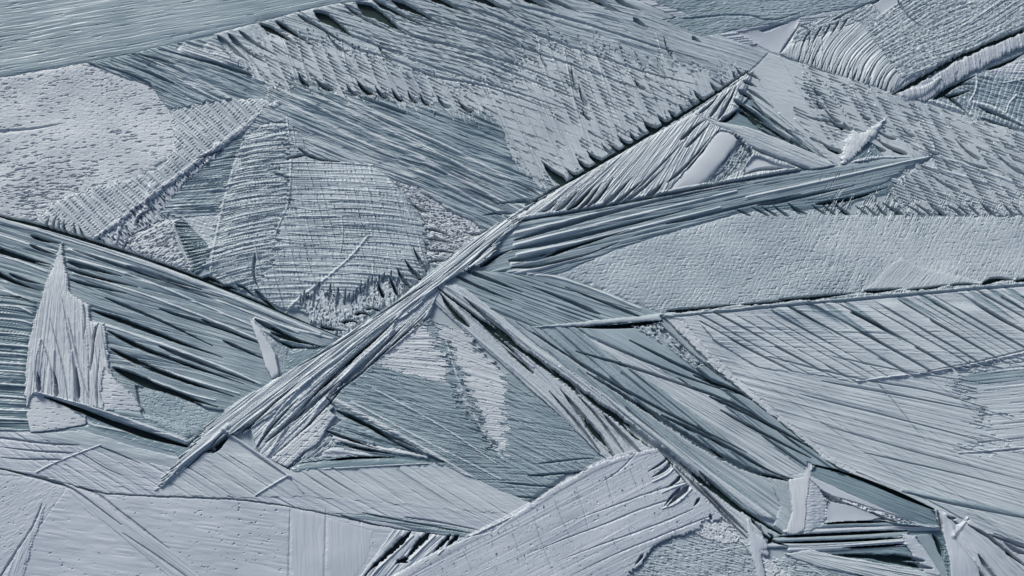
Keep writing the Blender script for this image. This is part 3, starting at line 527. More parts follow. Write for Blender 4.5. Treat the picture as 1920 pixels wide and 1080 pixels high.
# ---- left: broad band of stripes
T('bs', 'striped_plate', 'wide band of long dark stripes sloping down to the central ridge in the left half', 'ice plate')
BSP = [(-230,350),(0,406),(60,418),(180,454),(250,475),(300,494),(370,520),(440,548),(540,590),(640,634),(590,670),(520,712),(430,790),(345,855),(300,840),(150,790),(60,700),(-230,660)]
R('bs', 'stripes', 'stripe', BSP, 4,
  [Ln([(-230,330),(-230,800),(640,620),(430,860)], 26, .46, 2.4, fib=.12, brk=.35, wob=.6, seed=12, mx=24, j=.16, dart=(260,.6)), Ln([(-230,330),(-230,800),(640,620),(430,860)], 96, .42, 2.3, fib=.2, brk=.5, wob=.8, seed=6, mx=8, dart=(160,.6)), Gr(20,40,2.2,.45)], rim=(2,3))
St(None,None,None,[(-60,388),(0,406),(60,419),(180,455),(300,493),(440,547),(560,600),(640,634)],4.5,2,-12,'flat',own=False,rag=1.2)
St('bs','edge_rib','pale',[(-60,400),(0,415),(60,427),(180,463),(300,503),(440,560),(600,628)],7,4,3.2,'round',rag=1)
for pts,w_,d in [([(-20,462),(40,482),(98,498)],7,13),([(-20,505),(30,530),(78,547)],5,12),([(60,443),(85,452),(115,458)],4,12),([(58,460),(80,470),(108,480)],3.5,11),([(20,515),(50,527),(80,535)],3,10),([(0,470),(60,492),(95,503)],3,9),([(130,492),(160,500),(230,520)],5,12),([(128,505),(180,520),(260,540)],4,11),([(130,525),(180,538),(240,552)],3,10),([(175,583),(230,600),(330,640),(420,672)],6,12),([(205,622),(260,650),(340,680),(460,722)],5,12),([(210,655),(260,680),(340,712),(440,745)],6,13),([(215,690),(280,720),(360,748),(410,765)],10,14),([(250,702),(300,730),(380,760)],9,14),([(140,470),(240,505),(360,545),(420,560)],3,7),([(240,500),(300,520),(380,545)],5,9),([(300,650),(400,690),(480,720)],4,10),([(380,600),(450,630),(500,650)],3.5,9),([(480,600),(540,630),(590,650)],5,12),([(420,640),(500,676)],3,10),([(300,580),(400,612),(480,640)],3,8),([(200,560),(300,600),(400,650)],3,8),([(510,625),(560,640),(600,650)],5,12),([(520,640),(550,652),(590,655)],4,12)]:
    St(None,None,None,pts,w_,.9,-d,'flat',own=False,rag=1.8)
for pts,w_ in [([(130,470),(250,500),(400,560),(560,625)],3),([(130,486),(260,520),(420,590),(540,640)],3),([(140,515),(250,545),(420,610),(520,655)],2.8),([(200,612),(300,645),(420,690),(490,722)],3.5),([(210,668),(300,694),(380,720),(450,740)],4.5),([(215,690),(280,712),(360,742),(405,752)],3),([(0,478),(60,500),(90,512)],4),([(0,540),(40,560),(72,572)],4),([(0,440),(60,460),(108,474)],3),([(480,600),(540,616),(625,636)],5)]:
    St('bs','rib','pale',pts,w_,1.8,3,'ridge',rag=1.5)
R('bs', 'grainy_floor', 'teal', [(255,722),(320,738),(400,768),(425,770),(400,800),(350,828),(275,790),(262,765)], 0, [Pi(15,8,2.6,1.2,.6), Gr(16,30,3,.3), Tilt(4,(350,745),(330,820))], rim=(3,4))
T('ls', 'banded_plate', 'teal plate with horizontal bands left of the tall white spire', 'ice plate')
R('ls', 'bands', 'deep', [(-230,520),(0,554),(40,558),(72,572),(70,600),(58,640),(50,700),(58,770),(65,815),(-230,812)], 4,
  [Ln([(-230,520),(-230,820),(75,560),(75,825)], 17, .36, 3.0, brk=.1, jit=.7, seed=8, mx=26, j=.3, wob=.3), Gr(4,60,3,.3)], rim=(3,3))
for k,(y0_,y1_) in enumerate([(575,588),(600,607),(626,630),(648,650),(664,667),(682,684),(697,699),(722,724),(744,748),(770,770),(786,788)]):
    St('ls','rib','pale',[(-230,y0_-14),(0,y0_),(40,y0_+2),(62,y1_+2)],3.5+(k%3),2.,3.4,'ridge')
# ---- spire
T('sp', 'spire_crystal', 'tall bright white spire with stepped top standing near the left edge', 'ice spire')
R('sp', 'spire_face', 'white', [(119,454),(122,490),(130,520),(132,548),(160,570),(170,574),(172,606),(198,608),(202,650),(206,690),(222,715),(250,742),(270,768),(200,770),(165,762),(75,740),(60,800),(50,740),(50,690),(58,640),(68,600),(82,560),(95,520),(106,490)], 10,
  [Ln([(95,540),(205,600),(62,800),(250,800)],15,.30,2.6,brk=.3,wob=.4,seed=4,mx=16,flip=1,env=(.4,1,1.2)), Gr(82,26,2.5,.5), Ch(70,10,.14,seed=3)], edge=(4,5,0), rim=(1.5,2))
for a,m_,b,w_,d in [((130,752),(126,700),(98,600),3,4),((100,745),(104,700),(82,640),3,5),((150,755),(146,700),(120,560),3,4),((170,750),(150,680),(132,600),3.5,5),((178,640),(182,620),(190,608),3,11),((172,700),(178,650),(182,615),2,9),((160,574),(164,600),(160,640),2,7),((186,765),(184,720),(190,660),2,6),((170,760),(170,700),(168,650),1.6,5),((70,720),(70,690),(78,650),2,6)]:
    St(None,None,None,[a,m_,b],w_,1,-d,'ridge',own=False,rag=1.5)
for pts,w_ in [([(75,740),(72,700),(80,640)],9),([(105,748),(104,705),(106,660)],7),([(142,752),(142,700),(138,660)],8)]:
    St('sp','tooth','lav',pts,w_,2,5,'ridge')
for a,b in [((109,745),(106,700)),((150,750),(146,690)),((76,738),(75,700))]:
    St(None,None,None,[a,b],4,1.2,-11,'flat',own=False,rag=2)
R('sp', 'fluted_side', 'white', [(198,690),(222,715),(250,742),(270,768),(200,772),(192,740)], 9, [Gr(4,26,2.6,.35), Pi(4,20,2.4,2,.68), Tilt(-6,(215,750),(268,765))], edge=(4,5,20))
T('lw', 'wedge_crystal', 'pale ribbed wedge under the spire with flat sides near the left edge', 'ice wedge')
R('lw', 'wedge_face', 'white', [(65,740),(90,742),(120,760),(162,785),(160,800),(110,806),(60,812),(52,780),(58,750)], 8, [Gr(2,30,3,.22), Tilt(-4,(100,780),(160,790)), Pi(4,22,2.4,1.8,.70)], rim=(1,2))
T('hl', 'hollow_plate', 'smooth teal hollow with a curved rim below the long dark blade at lower left', 'ice plate')
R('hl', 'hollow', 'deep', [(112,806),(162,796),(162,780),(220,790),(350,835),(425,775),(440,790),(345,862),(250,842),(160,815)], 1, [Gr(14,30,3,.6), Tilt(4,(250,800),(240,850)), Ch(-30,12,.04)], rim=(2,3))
St('hl','curved_rim','pale',[(162,782),(166,796),(200,803),(262,815),(330,835)],2.5,1.5,2.5,'ridge')
R('hl', 'smooth_slope', 'teal', [(162,800),(60,812),(120,815),(250,845),(345,862),(330,850),(230,822)], 3, [Gr(10,40,3,.3)])
T('bb', 'ice_splinter', 'long thin blade with a bright upper edge and black painted shade beneath below the spire', 'ice blade')
St('bb','blade','pale',[(70,738),(120,752),(190,772),(270,800),(350,828)],3,6,5,'flat')
St('bb','underside_shade','black',[(85,745),(150,768),(220,797),(290,820),(352,838)],2,6,-11,'flat',keep=0)  # black strip paints the shade under the raised blade
St('bb','smooth_face','teal',[(150,760),(200,772),(290,790),(345,815)],3,13,4,'round')
St('bb','blade_edge','lav',[(70,737),(120,750),(190,770),(270,798),(352,830)],2.5,3.5,3,'ridge')
# ---- small blade left of the ridge
T('sb', 'small_blade', 'small bright pointed blade left of the central ridge with its right side painted in shade', 'ice blade')
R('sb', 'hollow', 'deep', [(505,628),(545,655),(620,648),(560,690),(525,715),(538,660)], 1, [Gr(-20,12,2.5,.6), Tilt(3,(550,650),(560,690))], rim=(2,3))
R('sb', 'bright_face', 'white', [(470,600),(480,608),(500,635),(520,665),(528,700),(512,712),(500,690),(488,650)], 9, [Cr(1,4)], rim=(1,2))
R('sb', 'shaded_face', 'mid', [(480,606),(500,628),(538,658),(530,695),(524,705),(518,665),(500,635)], 7, [Gr(60,8,3,.8), Tilt(-6,(510,650),(535,670))], rim=(1,2))  # greyer tone paints the shade on this face
# ---- fan between the main ridge and the right wing
T('cf', 'ribbed_fan', 'triangular fan of dark stripes just right of the ridge crossing at the centre', 'ice fan')
R('cf', 'stripes', 'stripe', [(885,506),(990,518),(1045,516),(1120,540),(1195,572),(1245,590),(1215,600),(1100,612),(1005,614),(900,570),(825,538),(840,515)], 3,
  [Ln([(830,540),(910,490),(1040,630),(1250,590)],15,.5,2.3,fib=.2, brk=.25,seed=3,mx=20,j=.2), Ln([(830,540),(910,490),(1040,630),(1250,590)],44,.42,2.3,fib=.2, brk=.5,seed=4,mx=9), Gr(20,40,2.2,.4)], rim=(1,3))
St('cf','edge_rib','pale',[(990,515),(1045,520),(1130,550),(1200,580)],3,3,3,'ridge')
for pts,w_,d in [([(1125,590),(1080,570),(1000,540)],4,8),([(1200,595),(1140,570),(1060,540)],3,8),([(870,505),(920,525),(980,550)],4,9),([(850,515),(900,540),(960,565)],3,8)]:
    St(None,None,None,pts,w_,.8,-d,'flat',own=False,rag=1)
# ---- right wing: fan running to the lower right
T('rw', 'stripe_fan', 'long fan of smooth stripes running from the centre down to the lower right', 'ice fan')
RWP = [(1000,614),(1100,614),(1240,600),(1290,655),(1400,745),(1470,800),(1545,862),(1640,925),(1760,975),(1620,960),(1480,985),(1400,960),(1240,840),(1100,740),(950,640),(900,580)]
R('rw', 'stripes', 'teal', RWP, 4,
  [Ln([(900,560),(1240,590),(1380,1000),(1800,990)], 12, .50, 2.2, fib=.12, brk=.2, seed=13, mx=40, j=.16, wob=.3, dart=(260,.6)), Ln([(900,560),(1240,590),(1380,1000),(1800,990)], 40, .36, 2.6, fib=.2, brk=.5, seed=5, mx=14, dart=(200,.5)), Ln([(900,560),(1240,590),(1380,1000),(1800,990)], 100, .26, 2.6, brk=.6, seed=25, mx=8), Gr(32,60,2.2,.3)], rim=(1,3))
R('rw', 'smooth_facet', 'teal', [(1095,616),(1180,612),(1200,622),(1250,652),(1330,715),(1400,775),(1340,745),(1230,690),(1130,640)], 4, [Gr(30,50,4,.5), Tilt(4,(1250,640),(1220,690))], rim=(1,4))
R('rw', 'pale_vane', 'pale', [(1090,625),(1140,645),(1240,695),(1350,755),(1440,830),(1540,905),(1620,950),(1500,930),(1400,850),(1250,740),(1120,650)], 4, [Ln([(1080,620),(1060,650),(1640,930),(1500,960)],9,.3,2.4,brk=.4,mx=14), Gr(36,50,2.2,.3)])
for pts,w_,d in [([(1180,640),(1300,700),(1420,748),(1500,790),(1545,862)],2.5,9),([(1080,660),(1220,700),(1400,765),(1500,840)],2.5,8),([(1120,640),(1260,700),(1380,740)],2,6),([(1000,625),(1080,680),(1220,760),(1400,850)],3,8),([(1330,745),(1440,795),(1540,852)],3,11),([(1350,770),(1460,830),(1520,860)],2.5,10),([(1300,705),(1400,740),(1500,800)],4,11),([(1240,780),(1350,830),(1440,885),(1490,900)],3.5,10)]:
    St(None,None,None,pts,w_,1.5,-d,'flat',own=False,rag=1.5)
T('lw2', 'stripe_fan', 'narrow bundle of pale blades fanning down from the ridge crossing to the slab', 'ice fan')
R('lw2', 'blades', 'pale', [(805,560),(828,530),(870,540),(960,610),(1100,720),(1240,835),(1330,905),(1425,985),(1440,1040),(1400,1060),(1330,960),(1235,845),(1150,872),(1120,850),(1060,790),(960,700),(870,620)], 5,
  [Ln([(800,570),(850,520),(1180,930),(1300,880)],18,.5,2.3,brk=.3,seed=4,mx=22,j=.2), Ln([(800,570),(850,520),(1180,930),(1300,880)],44,.34,2.3,brk=.5,seed=6,mx=8,dart=(120,.6)), Ln([(800,570),(850,520),(1180,930),(1300,880)],100,.3,2.3,brk=.5,seed=16,mx=6), Gr(42,30,2.2,.4)], edge=(6,6,45), rim=(2,3))
for pts,w_,d in [([(825,550),(850,585),(880,612)],8,12),([(850,560),(900,600),(960,660),(1000,700)],7,12),([(870,560),(910,592),(960,635)],6,12),([(1050,730),(1100,790),(1150,855)],9,13),([(1030,735),(1080,790),(1125,850)],3,10),([(1125,770),(1160,810),(1200,848)],6,12),([(1160,790),(1190,820),(1220,840)],4,11),([(1080,740),(1120,780),(1170,850)],3,10),([(1310,885),(1360,930),(1390,960)],7,12),([(1290,890),(1350,950),(1400,1000)],3,10)]:
    St(None,None,None,pts[::-1] if False else pts,1.,w_,-d,'flat',own=False,rag=2)
for pts,w_ in [([(830,535),(900,575),(980,640),(1060,720)],3.5),([(815,560),(880,625),(960,690),(1040,760),(1130,860)],4),([(950,640),(1040,720),(1120,850)],3.5),([(860,575),(960,660),(1000,690)],3),([(1050,690),(1110,760),(1150,800),(1185,855)],5),([(1240,838),(1310,905),(1380,975),(1430,1040)],4)]:
    St('lw2','rib','lav',pts,w_*.7,w_,3.4,'ridge',rag=1)
# broad smooth plate between the two frayed seams
R('rw', 'broad_plate', 'mid', [(960,600),(1020,640),(1110,700),(1200,768),(1300,830),(1400,880),(1475,905),(1466,960),(1480,990),(1400,925),(1300,850),(1200,772),(1100,702),(1000,640)], 5,
  [Ln([(940,610),(960,596),(1440,1010),(1500,890)],6,.34,2.2,brk=.1,fib=.16,seed=4,mx=30,j=.14,dart=(400,.5)), Gr(37,70,2.4,.25), Tilt(-3,(1250,800),(1235,825))], rim=(1,3))
for pts,w0_,w1_,d in [([(822,542),(880,585),(960,642),(1040,698),(1100,742),(1170,792),(1240,845),(1330,912),(1420,975),(1478,1008)],4,7,13),([(1100,700),(1180,748),(1260,800),(1340,850),(1420,888),(1480,902)],2,6,10),([(1235,845),(1290,898),(1350,960),(1400,1010)],1.5,3,9)]:
    St(None,None,None,pts,w0_,w1_,-d,'flat',own=False,rag=4)
St('lw2','broad_rib','pale',[(838,540),(960,628),(1100,722),(1240,826),(1330,892),(1440,972)],3,6,3,'round')
# ---- right lower great plate
T('rp', 'grooved_plate', 'largest pale plate with long branching diagonal grooves in the lower right', 'ice plate')
RPP = [(1240,592),(1300,588),(1480,570),(1700,550),(1920,531),(2150,520),(2150,1230),(1960,1230),(1860,1030),(1800,985),(1760,962),(1640,915),(1545,860),(1460,790),(1400,742),(1330,680)]
R('rp', 'plate', 'pale', RPP, 5,
  [Ln([(1150,560),(2150,430),(1800,1000),(2700,900)], 34, .34, 8, fib=.03, brk=.7, wob=.3, seed=14, mx=26, j=.07, dart=(120,.2)), Ln([(1230,600),(1560,880),(2150,780),(2150,1100)], 44, .55, 8, fib=.05, brk=.12, wob=.3, seed=7, mx=16, bend=-.02, j=.1, dart=(30,.16)),
   Ln([(1250,620),(1540,870),(2150,760),(2150,1100)], 110, .55, 4, fib=.08, brk=.5, seed=9, mx=8, dart=(26,.3)), Gr(16,20,2.5,.14)], rim=(.5,3))
R('rp', 'frost_border', 'snow', [(1246,596),(1275,600),(1330,660),(1420,745),(1500,810),(1570,865),(1650,905),(1700,935),(1640,915),(1545,862),(1460,792),(1400,744),(1330,682)], 5.4, [Gr(40,12,4,.6), Pi(40,8,4,1.2,.7)], edge=(14,9,15))
R('rp', 'upper_plate', 'pale', [(1300,588),(1480,570),(1700,550),(1920,531),(2150,520),(2150,640),(1920,672),(1820,692),(1740,702),(1600,715),(1420,690),(1340,640)], 5,
  [Ln([(1260,600),(2200,515),(1620,800),(2560,740)], 32, .45, 5, fib=.05, brk=.12, jit=.6, wob=.2, seed=15, mx=36, j=.06, env=(1.3,1,.7,.3), bend=-.002, dart=(220,.3)), Ln([(1260,600),(1500,800),(2150,600),(2150,760)], 64, .62, 5, fib=.05, brk=.5, seed=17, mx=12, dart=(70,.3)), Ln([(1300,600),(1400,700),(2150,640),(2150,720)], 20, .3, 3, fib=.14, brk=.7, seed=7, mx=10), Gr(30,14,2.5,.25)], edge=(10,14,30))
# clear ice showing between the barbs under the top rail
for x_,l_ in [(1460,60),(1495,90),(1530,70),(1560,110),(1600,120),(1700,70),(1740,60),(1830,90),(1868,80),(1900,90),(1940,80)]:
    y_ = 592-(x_-1240)*.088
    St('rp','clear_window','teal',[(x_-18,y_+6),(x_+l_*.35,y_+l_*.42),(x_+l_*.85,y_+l_*.75)],6,1,-1.8,'ridge')
St('rp','top_rail','mid',[(1180,604),(1240,592),(1480,569),(1700,549),(1920,529),(2150,512)],5,7,4,'round')
St(None,None,None,[(1240,598),(1480,575),(1700,555),(1920,537),(2150,520)],2,2.5,-3,own=False)
T('rr', 'thin_rail', 'thin straight ridge rising to the right edge across the lower right plate', 'ice ridge')
St('rr','rail','lav',[(1605,716),(1740,700),(1830,682),(1930,660),(2150,612)],2,9,4.5,'ridge')
St(None,None,None,[(1700,704),(1830,680),(1930,655),(2150,605)],1,3,-6,own=False)
T('rg', 'teal_plate', 'teal plate with fine horizontal grooves at the right edge below the thin ridge', 'ice plate')
R('rg', 'plate', 'pale', [(1780,702),(1830,690),(1930,672),(2150,625),(2150,830),(1920,842),(1800,852),(1790,845),(1860,815),(1825,790),(1850,770),(1800,740)], 4,
  [Ln([(1760,700),(1760,850),(2150,660),(2150,830)],22,.4,3,fib=.14, brk=.3,seed=4,mx=14,wob=.5), Gr(2,30,2.5,.3)], edge=(60,6,12))
R('rg', 'clear_facet', 'teal', [(1795,718),(1820,700),(1920,692),(2150,640),(2150,700),(1930,712),(1840,722)], 4, [Ln([(1790,700),(1790,730),(2150,640),(2150,700)],5,.3,3), Gr(0,40,3,.3)])
St('rg','seam_rib','lav',[(1795,850),(1850,846),(1930,838),(2150,815)],2,2.5,2)
St(None,None,None,[(1795,853),(1850,849),(1930,841),(2150,818)],1,2,-3.5,own=False)
for pts,w_,d in [([(1560,670),(1700,700),(1860,722)],2,5),([(1440,670),(1620,715),(1760,735),(1900,790)],2.5,6),([(1540,715),(1700,745),(1850,775)],2.5,7),([(1500,740),(1700,790),(1920,850)],2,6),([(1550,800),(1720,850),(1930,905)],2,6),([(1620,850),(1800,890),(1930,925)],2,6),([(1640,715),(1680,760),(1735,830)],2,5),([(1700,925),(1800,950),(1930,975)],2.5,7),([(1720,930),(1760,950),(1830,990)],2,5)]:
    St(None,None,None,pts,w_*.9,.6,-d*.8,own=False,rag=1)
St('rp','smooth_bar','teal',[(1690,920),(1780,940),(1860,955),(1960,978),(2150,1020)],3,7,3,'round')
# ---- bright sliver across the right fan
T('cs', 'ice_sliver', 'short bright sliver with black painted shade beneath right of centre at the mottled plate tip', 'ice sliver')
St('cs','underside_shade','black',[(1080,615),(1150,614),(1200,610),(1240,602)],1.5,5,-11,'flat',keep=0)  # black material paints the shade below the sliver
R('cs', 'sliver', 'mid', [(995,616),(1080,606),(1160,598),(1235,592),(1240,603),(1180,606),(1100,612),(1040,615)], 8, [Cr(2,3), Gr(-6,30,2,.3)])
R('cs', 'shredded_end', 'mid', [(1185,614),(1235,606),(1250,620),(1290,660),(1330,690),(1300,690),(1255,655),(1220,635)], 3, [Ln([(1180,615),(1230,600),(1290,700),(1340,690)],9,.5,2.2,brk=.3,mx=14), Pi(36,14,5,7,.6,seed=3), Gr(36,12,4,1.2)], edge=(8,6,36), rim=(2,3))
# ---- triangle bottom centre
T('bt', 'striped_triangle', 'large triangular plate with fine level grooves below the ridge crossing', 'ice plate')
BTP = [(806,598),(870,625),(930,690),(960,705),(1060,790),(1120,852),(1150,872),(1060,890),(990,940),(960,966),(860,960),(700,920),(540,882),(560,860),(700,850),(615,745),(690,690),(745,640)]
R('bt', 'plate', 'teal', BTP, 4,
  [Ln([(640,640),(560,960),(1180,770),(1130,960)],44,.36,3,brk=.35,wob=.8,seed=4,mx=12), Ln([(600,700),(520,900),(1100,960),(960,1100)],16,.18,4,brk=.4,seed=6,mx=30,j=.08), Gr(6,26,2.4,.35), Ch(28,9,.10)], rim=(1,3))
R('bt', 'clear_zone', 'teal', [(690,700),(770,690),(850,720),(880,790),(930,860),(850,850),(760,820),(640,760),(620,742)], 3.5, [Ln([(620,690),(620,830),(900,730),(930,870)],22,.34,2.6,brk=.4,mx=12), Ln([(620,730),(560,800),(960,850),(900,900)],9,.2,4,j=.08), Gr(8,26,2.4,.4)], edge=(30,9,8))
R('bt', 'frost_patch', 'snow', [(795,602),(825,612),(838,660),(850,700),(842,725),(780,705),(720,690),(700,680),(745,645)], 4, [Ln([(740,640),(700,700),(860,640),(860,720)],9,.3,2.4,brk=.7,mx=14), Pi(8,16,3,1.8,.74,seed=5), Gr(8,20,3,.3)], edge=(22,5,8))
R('bt', 'dark_notches', 'teal', [(800,605),(822,605),(848,660),(878,720),(900,780),(935,850),(925,845),(870,770),(842,710),(826,650)], 3, [Ln([(700,600),(800,860),(860,620),(960,880)],34,.45,2.6,brk=.2,mx=12,fib=.1,dart=(60,.5)), Gr(8,26,2.5,.2)], edge=(30,6,8))
R('bt', 'speckled_patch', 'snow', [(818,605),(870,622),(925,685),(950,705),(955,725),(940,745),(950,785),(952,820),(944,862),(905,795),(880,725),(850,665)], 4.2, [Pi(6,9,3,1.4,.74,seed=5,den=(60,.12)), Gr(8,20,3,.25), Ln([(860,700),(900,850),(1000,740),(1020,850)],20,.22,3,brk=.3,mx=8,env=(.3,1,1)), Da(6,14,30,9,11,1.4,1.3,.3,seed=7)], edge=(22,5,8))
for pts,w_ in [([(612,742),(720,800),(830,862),(960,945)],4.5),([(660,755),(800,830),(940,900)],2.5),([(700,730),(830,800),(930,870)],2.2),([(862,735),(900,800),(945,865)],3.5),([(838,640),(855,700),(872,745)],3),([(540,882),(700,905),(860,960)],1.8)]:
    St('bt','rib','pale',pts,w_,w_*.6,2.8,rag=.8)
for pts,w_,d in [([(990,893),(1060,888),(1140,878)],3,9),([(940,905),(1040,915),(1100,905)],2.5,6),([(900,920),(980,935),(1050,930)],2.5,6),([(880,940),(940,950),(1000,955)],2.5,6),([(1010,870),(1080,862),(1120,860)],2.5,6)]:
    St(None,None,None,pts,w_,1,-d,own=False,rag=1)
# ---- fan right of the lower facet: dark broken blades
T('db', 'broken_blades', 'cluster of dark broken blades below the triangular plate tip at lower centre', 'ice blades')
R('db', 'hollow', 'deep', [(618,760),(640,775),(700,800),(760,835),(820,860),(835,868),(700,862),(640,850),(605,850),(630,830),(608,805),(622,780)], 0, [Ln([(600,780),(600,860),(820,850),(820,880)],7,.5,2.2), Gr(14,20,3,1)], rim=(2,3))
St('db','blade','teal',[(622,790),(680,805),(760,835),(800,852)],13,3,5,'round',rag=2)
St('db','blade','teal',[(610,805),(650,815),(700,832)],9,3,6,'round',rag=2)
St('db','frayed_blade','snow',[(628,822),(660,832),(710,842),(800,858)],6,3,5,'round',rag=5)
for pts,w_,d in [([(632,770),(680,790),(740,830),(780,848)],4,11),([(612,808),(640,818),(700,840)],2.5,11),([(640,830),(680,842),(730,850)],3,11),([(650,780),(720,812),(790,845)],3,8)]:
    St(None,None,None,pts,w_,1.5,-d,'flat',own=False,rag=3)
St('db','bright_facet','lav',[(612,850),(650,846),(690,857)],9,6,4,'flat')
T('dv', 'long_lens', 'long smooth teal lens shaped blade pointing right at the lower centre', 'ice blade')
R('dv', 'lens', 'deep', [(540,882),(555,870),(620,862),(700,858),(760,862),(835,870),(760,876),(680,884),(600,892),(560,896)], 5, [Cr(3,6), Gr(-5,50,3,.4)], rim=(2,2), sm=1)
St('dv','bright_line','lav',[(560,884),(650,878),(760,872),(820,870)],1.5,1,1.6)
St('dv','dark_edge','black',[(620,864),(670,858),(740,858)],2,1.5,-9,'flat')
# ---- lower left plate
T('ll', 'veined_plate', 'pale plate with soft horizontal veins along the lower left', 'ice plate')
LLP = [(-230,800),(0,808),(60,812),(120,812),(250,840),(345,860),(430,812),(545,884),(620,893),(700,905),(860,950),(975,965),(920,1000),(840,1002),(740,990),(600,960),(550,950),(440,935),(300,930),(200,925),(120,905),(60,890),(0,878),(-230,850)]
R('ll', 'plate', 'lav', LLP, 4,
  [Ln([(-230,800),(-230,920),(960,900),(960,1040)],22,.26,5,fib=.06, brk=.5,wob=.5,seed=5,mx=16,j=.1,dart=(190,.3)), Ln([(-230,800),(-230,920),(960,900),(960,1040)],46,.22,3,fib=.14, brk=.8,seed=6,mx=8), Ln([(60,830),(560,830),(300,980),(900,1000)],16,.2,5,fib=.14, brk=.5,seed=3,mx=20,j=.08), Gr(6,40,3,.25)], rim=(.6,3))
R('ll', 'veined_triangle', 'pale', [(430,812),(545,884),(830,872),(1000,945),(975,965),(870,958),(740,945),(620,935),(530,930),(480,935),(310,928),(305,912),(345,870)], 4.6,
  [Ln([(330,830),(1000,830),(560,980),(1240,980)],20,.26,5,fib=.06, brk=.5,jit=.9,seed=9,mx=24,j=.07,dart=(150,.28)), Ln([(300,870),(300,950),(1000,880),(1000,970)],40,.24,3,fib=.14, brk=.6,seed=4,mx=9,dart=(80,.4)), Gr(16,30,3,.25)], edge=(10,12,25))
R('ll', 'clear_stripe', 'mid', [(60,812),(160,808),(250,838),(350,862),(330,880),(200,850),(100,830)], 4.3, [Gr(10,40,3,.4), Cr(1.5,8)], edge=(10,8,12))
for pts,w_ in [([(70,886),(110,865),(190,835)],2.5),([(300,915),(330,890),(360,868)],3)]:
    St('ll','rib','lav',pts,w_,w_*.6,3)
for pts,w_,d in [([(150,835),(80,832),(0,820),(-100,812)],3,6),([(188,838),(220,850),(265,870)],2,6),([(140,850),(60,846),(0,838)],2.4,5),([(120,862),(40,862),(0,858)],2.4,5),([(150,848),(200,880),(230,892)],2,4)]:
    St(None,None,None,pts,w_,1,-d,own=False,rag=1)
T('bx', 'long_splinter', 'broken grey splinter pointing right, wedged above the pale slab at the bottom', 'ice splinter')
R('bx', 'splinter', 'teal', [(615,962),(680,965),(760,972),(830,985),(900,998),(935,990),(920,1000),(880,1008),(862,1012),(800,998),(720,980),(650,970)], 5, [Ln([(610,955),(600,975),(930,985),(870,1015)],6,.5,2.4,brk=.2,mx=14), Gr(10,40,2.5,.5)], edge=(10,5,10), rim=(2,2))
for pts,w_,d in [([(640,966),(700,985),(780,1002)],2.4,8),([(680,962),(760,978),(840,992),(880,1000)],2,7),([(760,970),(820,978),(900,995)],2,6)]:
    St(None,None,None,pts,w_,1,-d,own=False,rag=2)
# ---- bottom left snow
T('bl', 'smooth_frost_plate', 'smooth lavender frost plate dotted with tiny pits in the bottom left corner', 'frost plate')
R('bl', 'plate', 'lav', [(-230,850),(0,880),(60,892),(100,906),(200,928),(300,933),(440,938),(550,952),(600,963),(740,992),(740,1060),(640,1230),(-230,1230)], 4.5,
  [Gr(8,60,8,.5,3), Pi(0,9,5,2.2,.80,seed=3,den=(90,.1)), Gr(30,4,3,.10)], rim=(.5,2.5))
R('bl', 'left_panel', 'lav', [(-230,880),(60,893),(128,915),(60,1010),(20,1230),(-230,1230)], 4.2, [Gr(-30,20,5,.4,8), Pi(0,7,3.5,1.8,.76,seed=13)], rim=(1,2))
R('bl', 'smooth_panel', 'lav', [(545,952),(612,970),(700,995),(690,1050),(640,1120),(630,1230),(545,1230)], 5, [Gr(85,50,6,.3,8)], rim=(.6,2))
for x_ in (545,612):
    St(None,None,None,[(x_,955),(x_-1,1010),(x_-3,1080),(x_-3,1230)],3,4,-1.6,own=False,rag=5)
T('sl', 'narrow_ridge', 'narrow grooved ridge running down right across the bottom left frost plate', 'ice ridge')
R('sl', 'ridge', 'lav', [(118,905),(150,915),(185,933),(240,975),(300,1015),(350,1050),(385,1090),(470,1230),(400,1230),(300,1065),(230,1010),(160,955)], 5, [Ln([(115,910),(140,905),(340,1100),(390,1085)],7,.3,2.6,brk=.2,mx=9), Gr(36,50,2.4,.3)], rim=(1.5,2), edge=(4,5,36))
St(None,None,None,[(0,878),(60,893),(125,910),(150,925),(190,955),(230,985)],2.5,2,-7,own=False,rag=1.5)
St(None,None,None,[(150,912),(185,926),(215,950),(260,985),(320,1030)],3,1.2,-6,own=False,rag=4)
St(None,None,None,[(232,1000),(300,1045),(370,1095),(450,1180)],2,2,-5,own=False,rag=1)
T('sl2', 'narrow_ridge', 'short frayed ridge crossing the bottom left corner', 'ice ridge')
R('sl2', 'ridge', 'lav', [(88,945),(80,975),(62,1020),(45,1085),(20,1230),(-30,1230),(5,1090),(35,1030),(70,970)], 5.6, [Ln([(60,970),(90,960),(-20,1200),(40,1200)],7,.24,2.6,mx=7), Gr(-66,30,2.6,.3)], rim=(1.2,2), edge=(3,5,0))
St(None,None,None,[(80,945),(65,985),(45,1015),(15,1060),(-10,1100)],2.5,2,-5,own=False,rag=5)
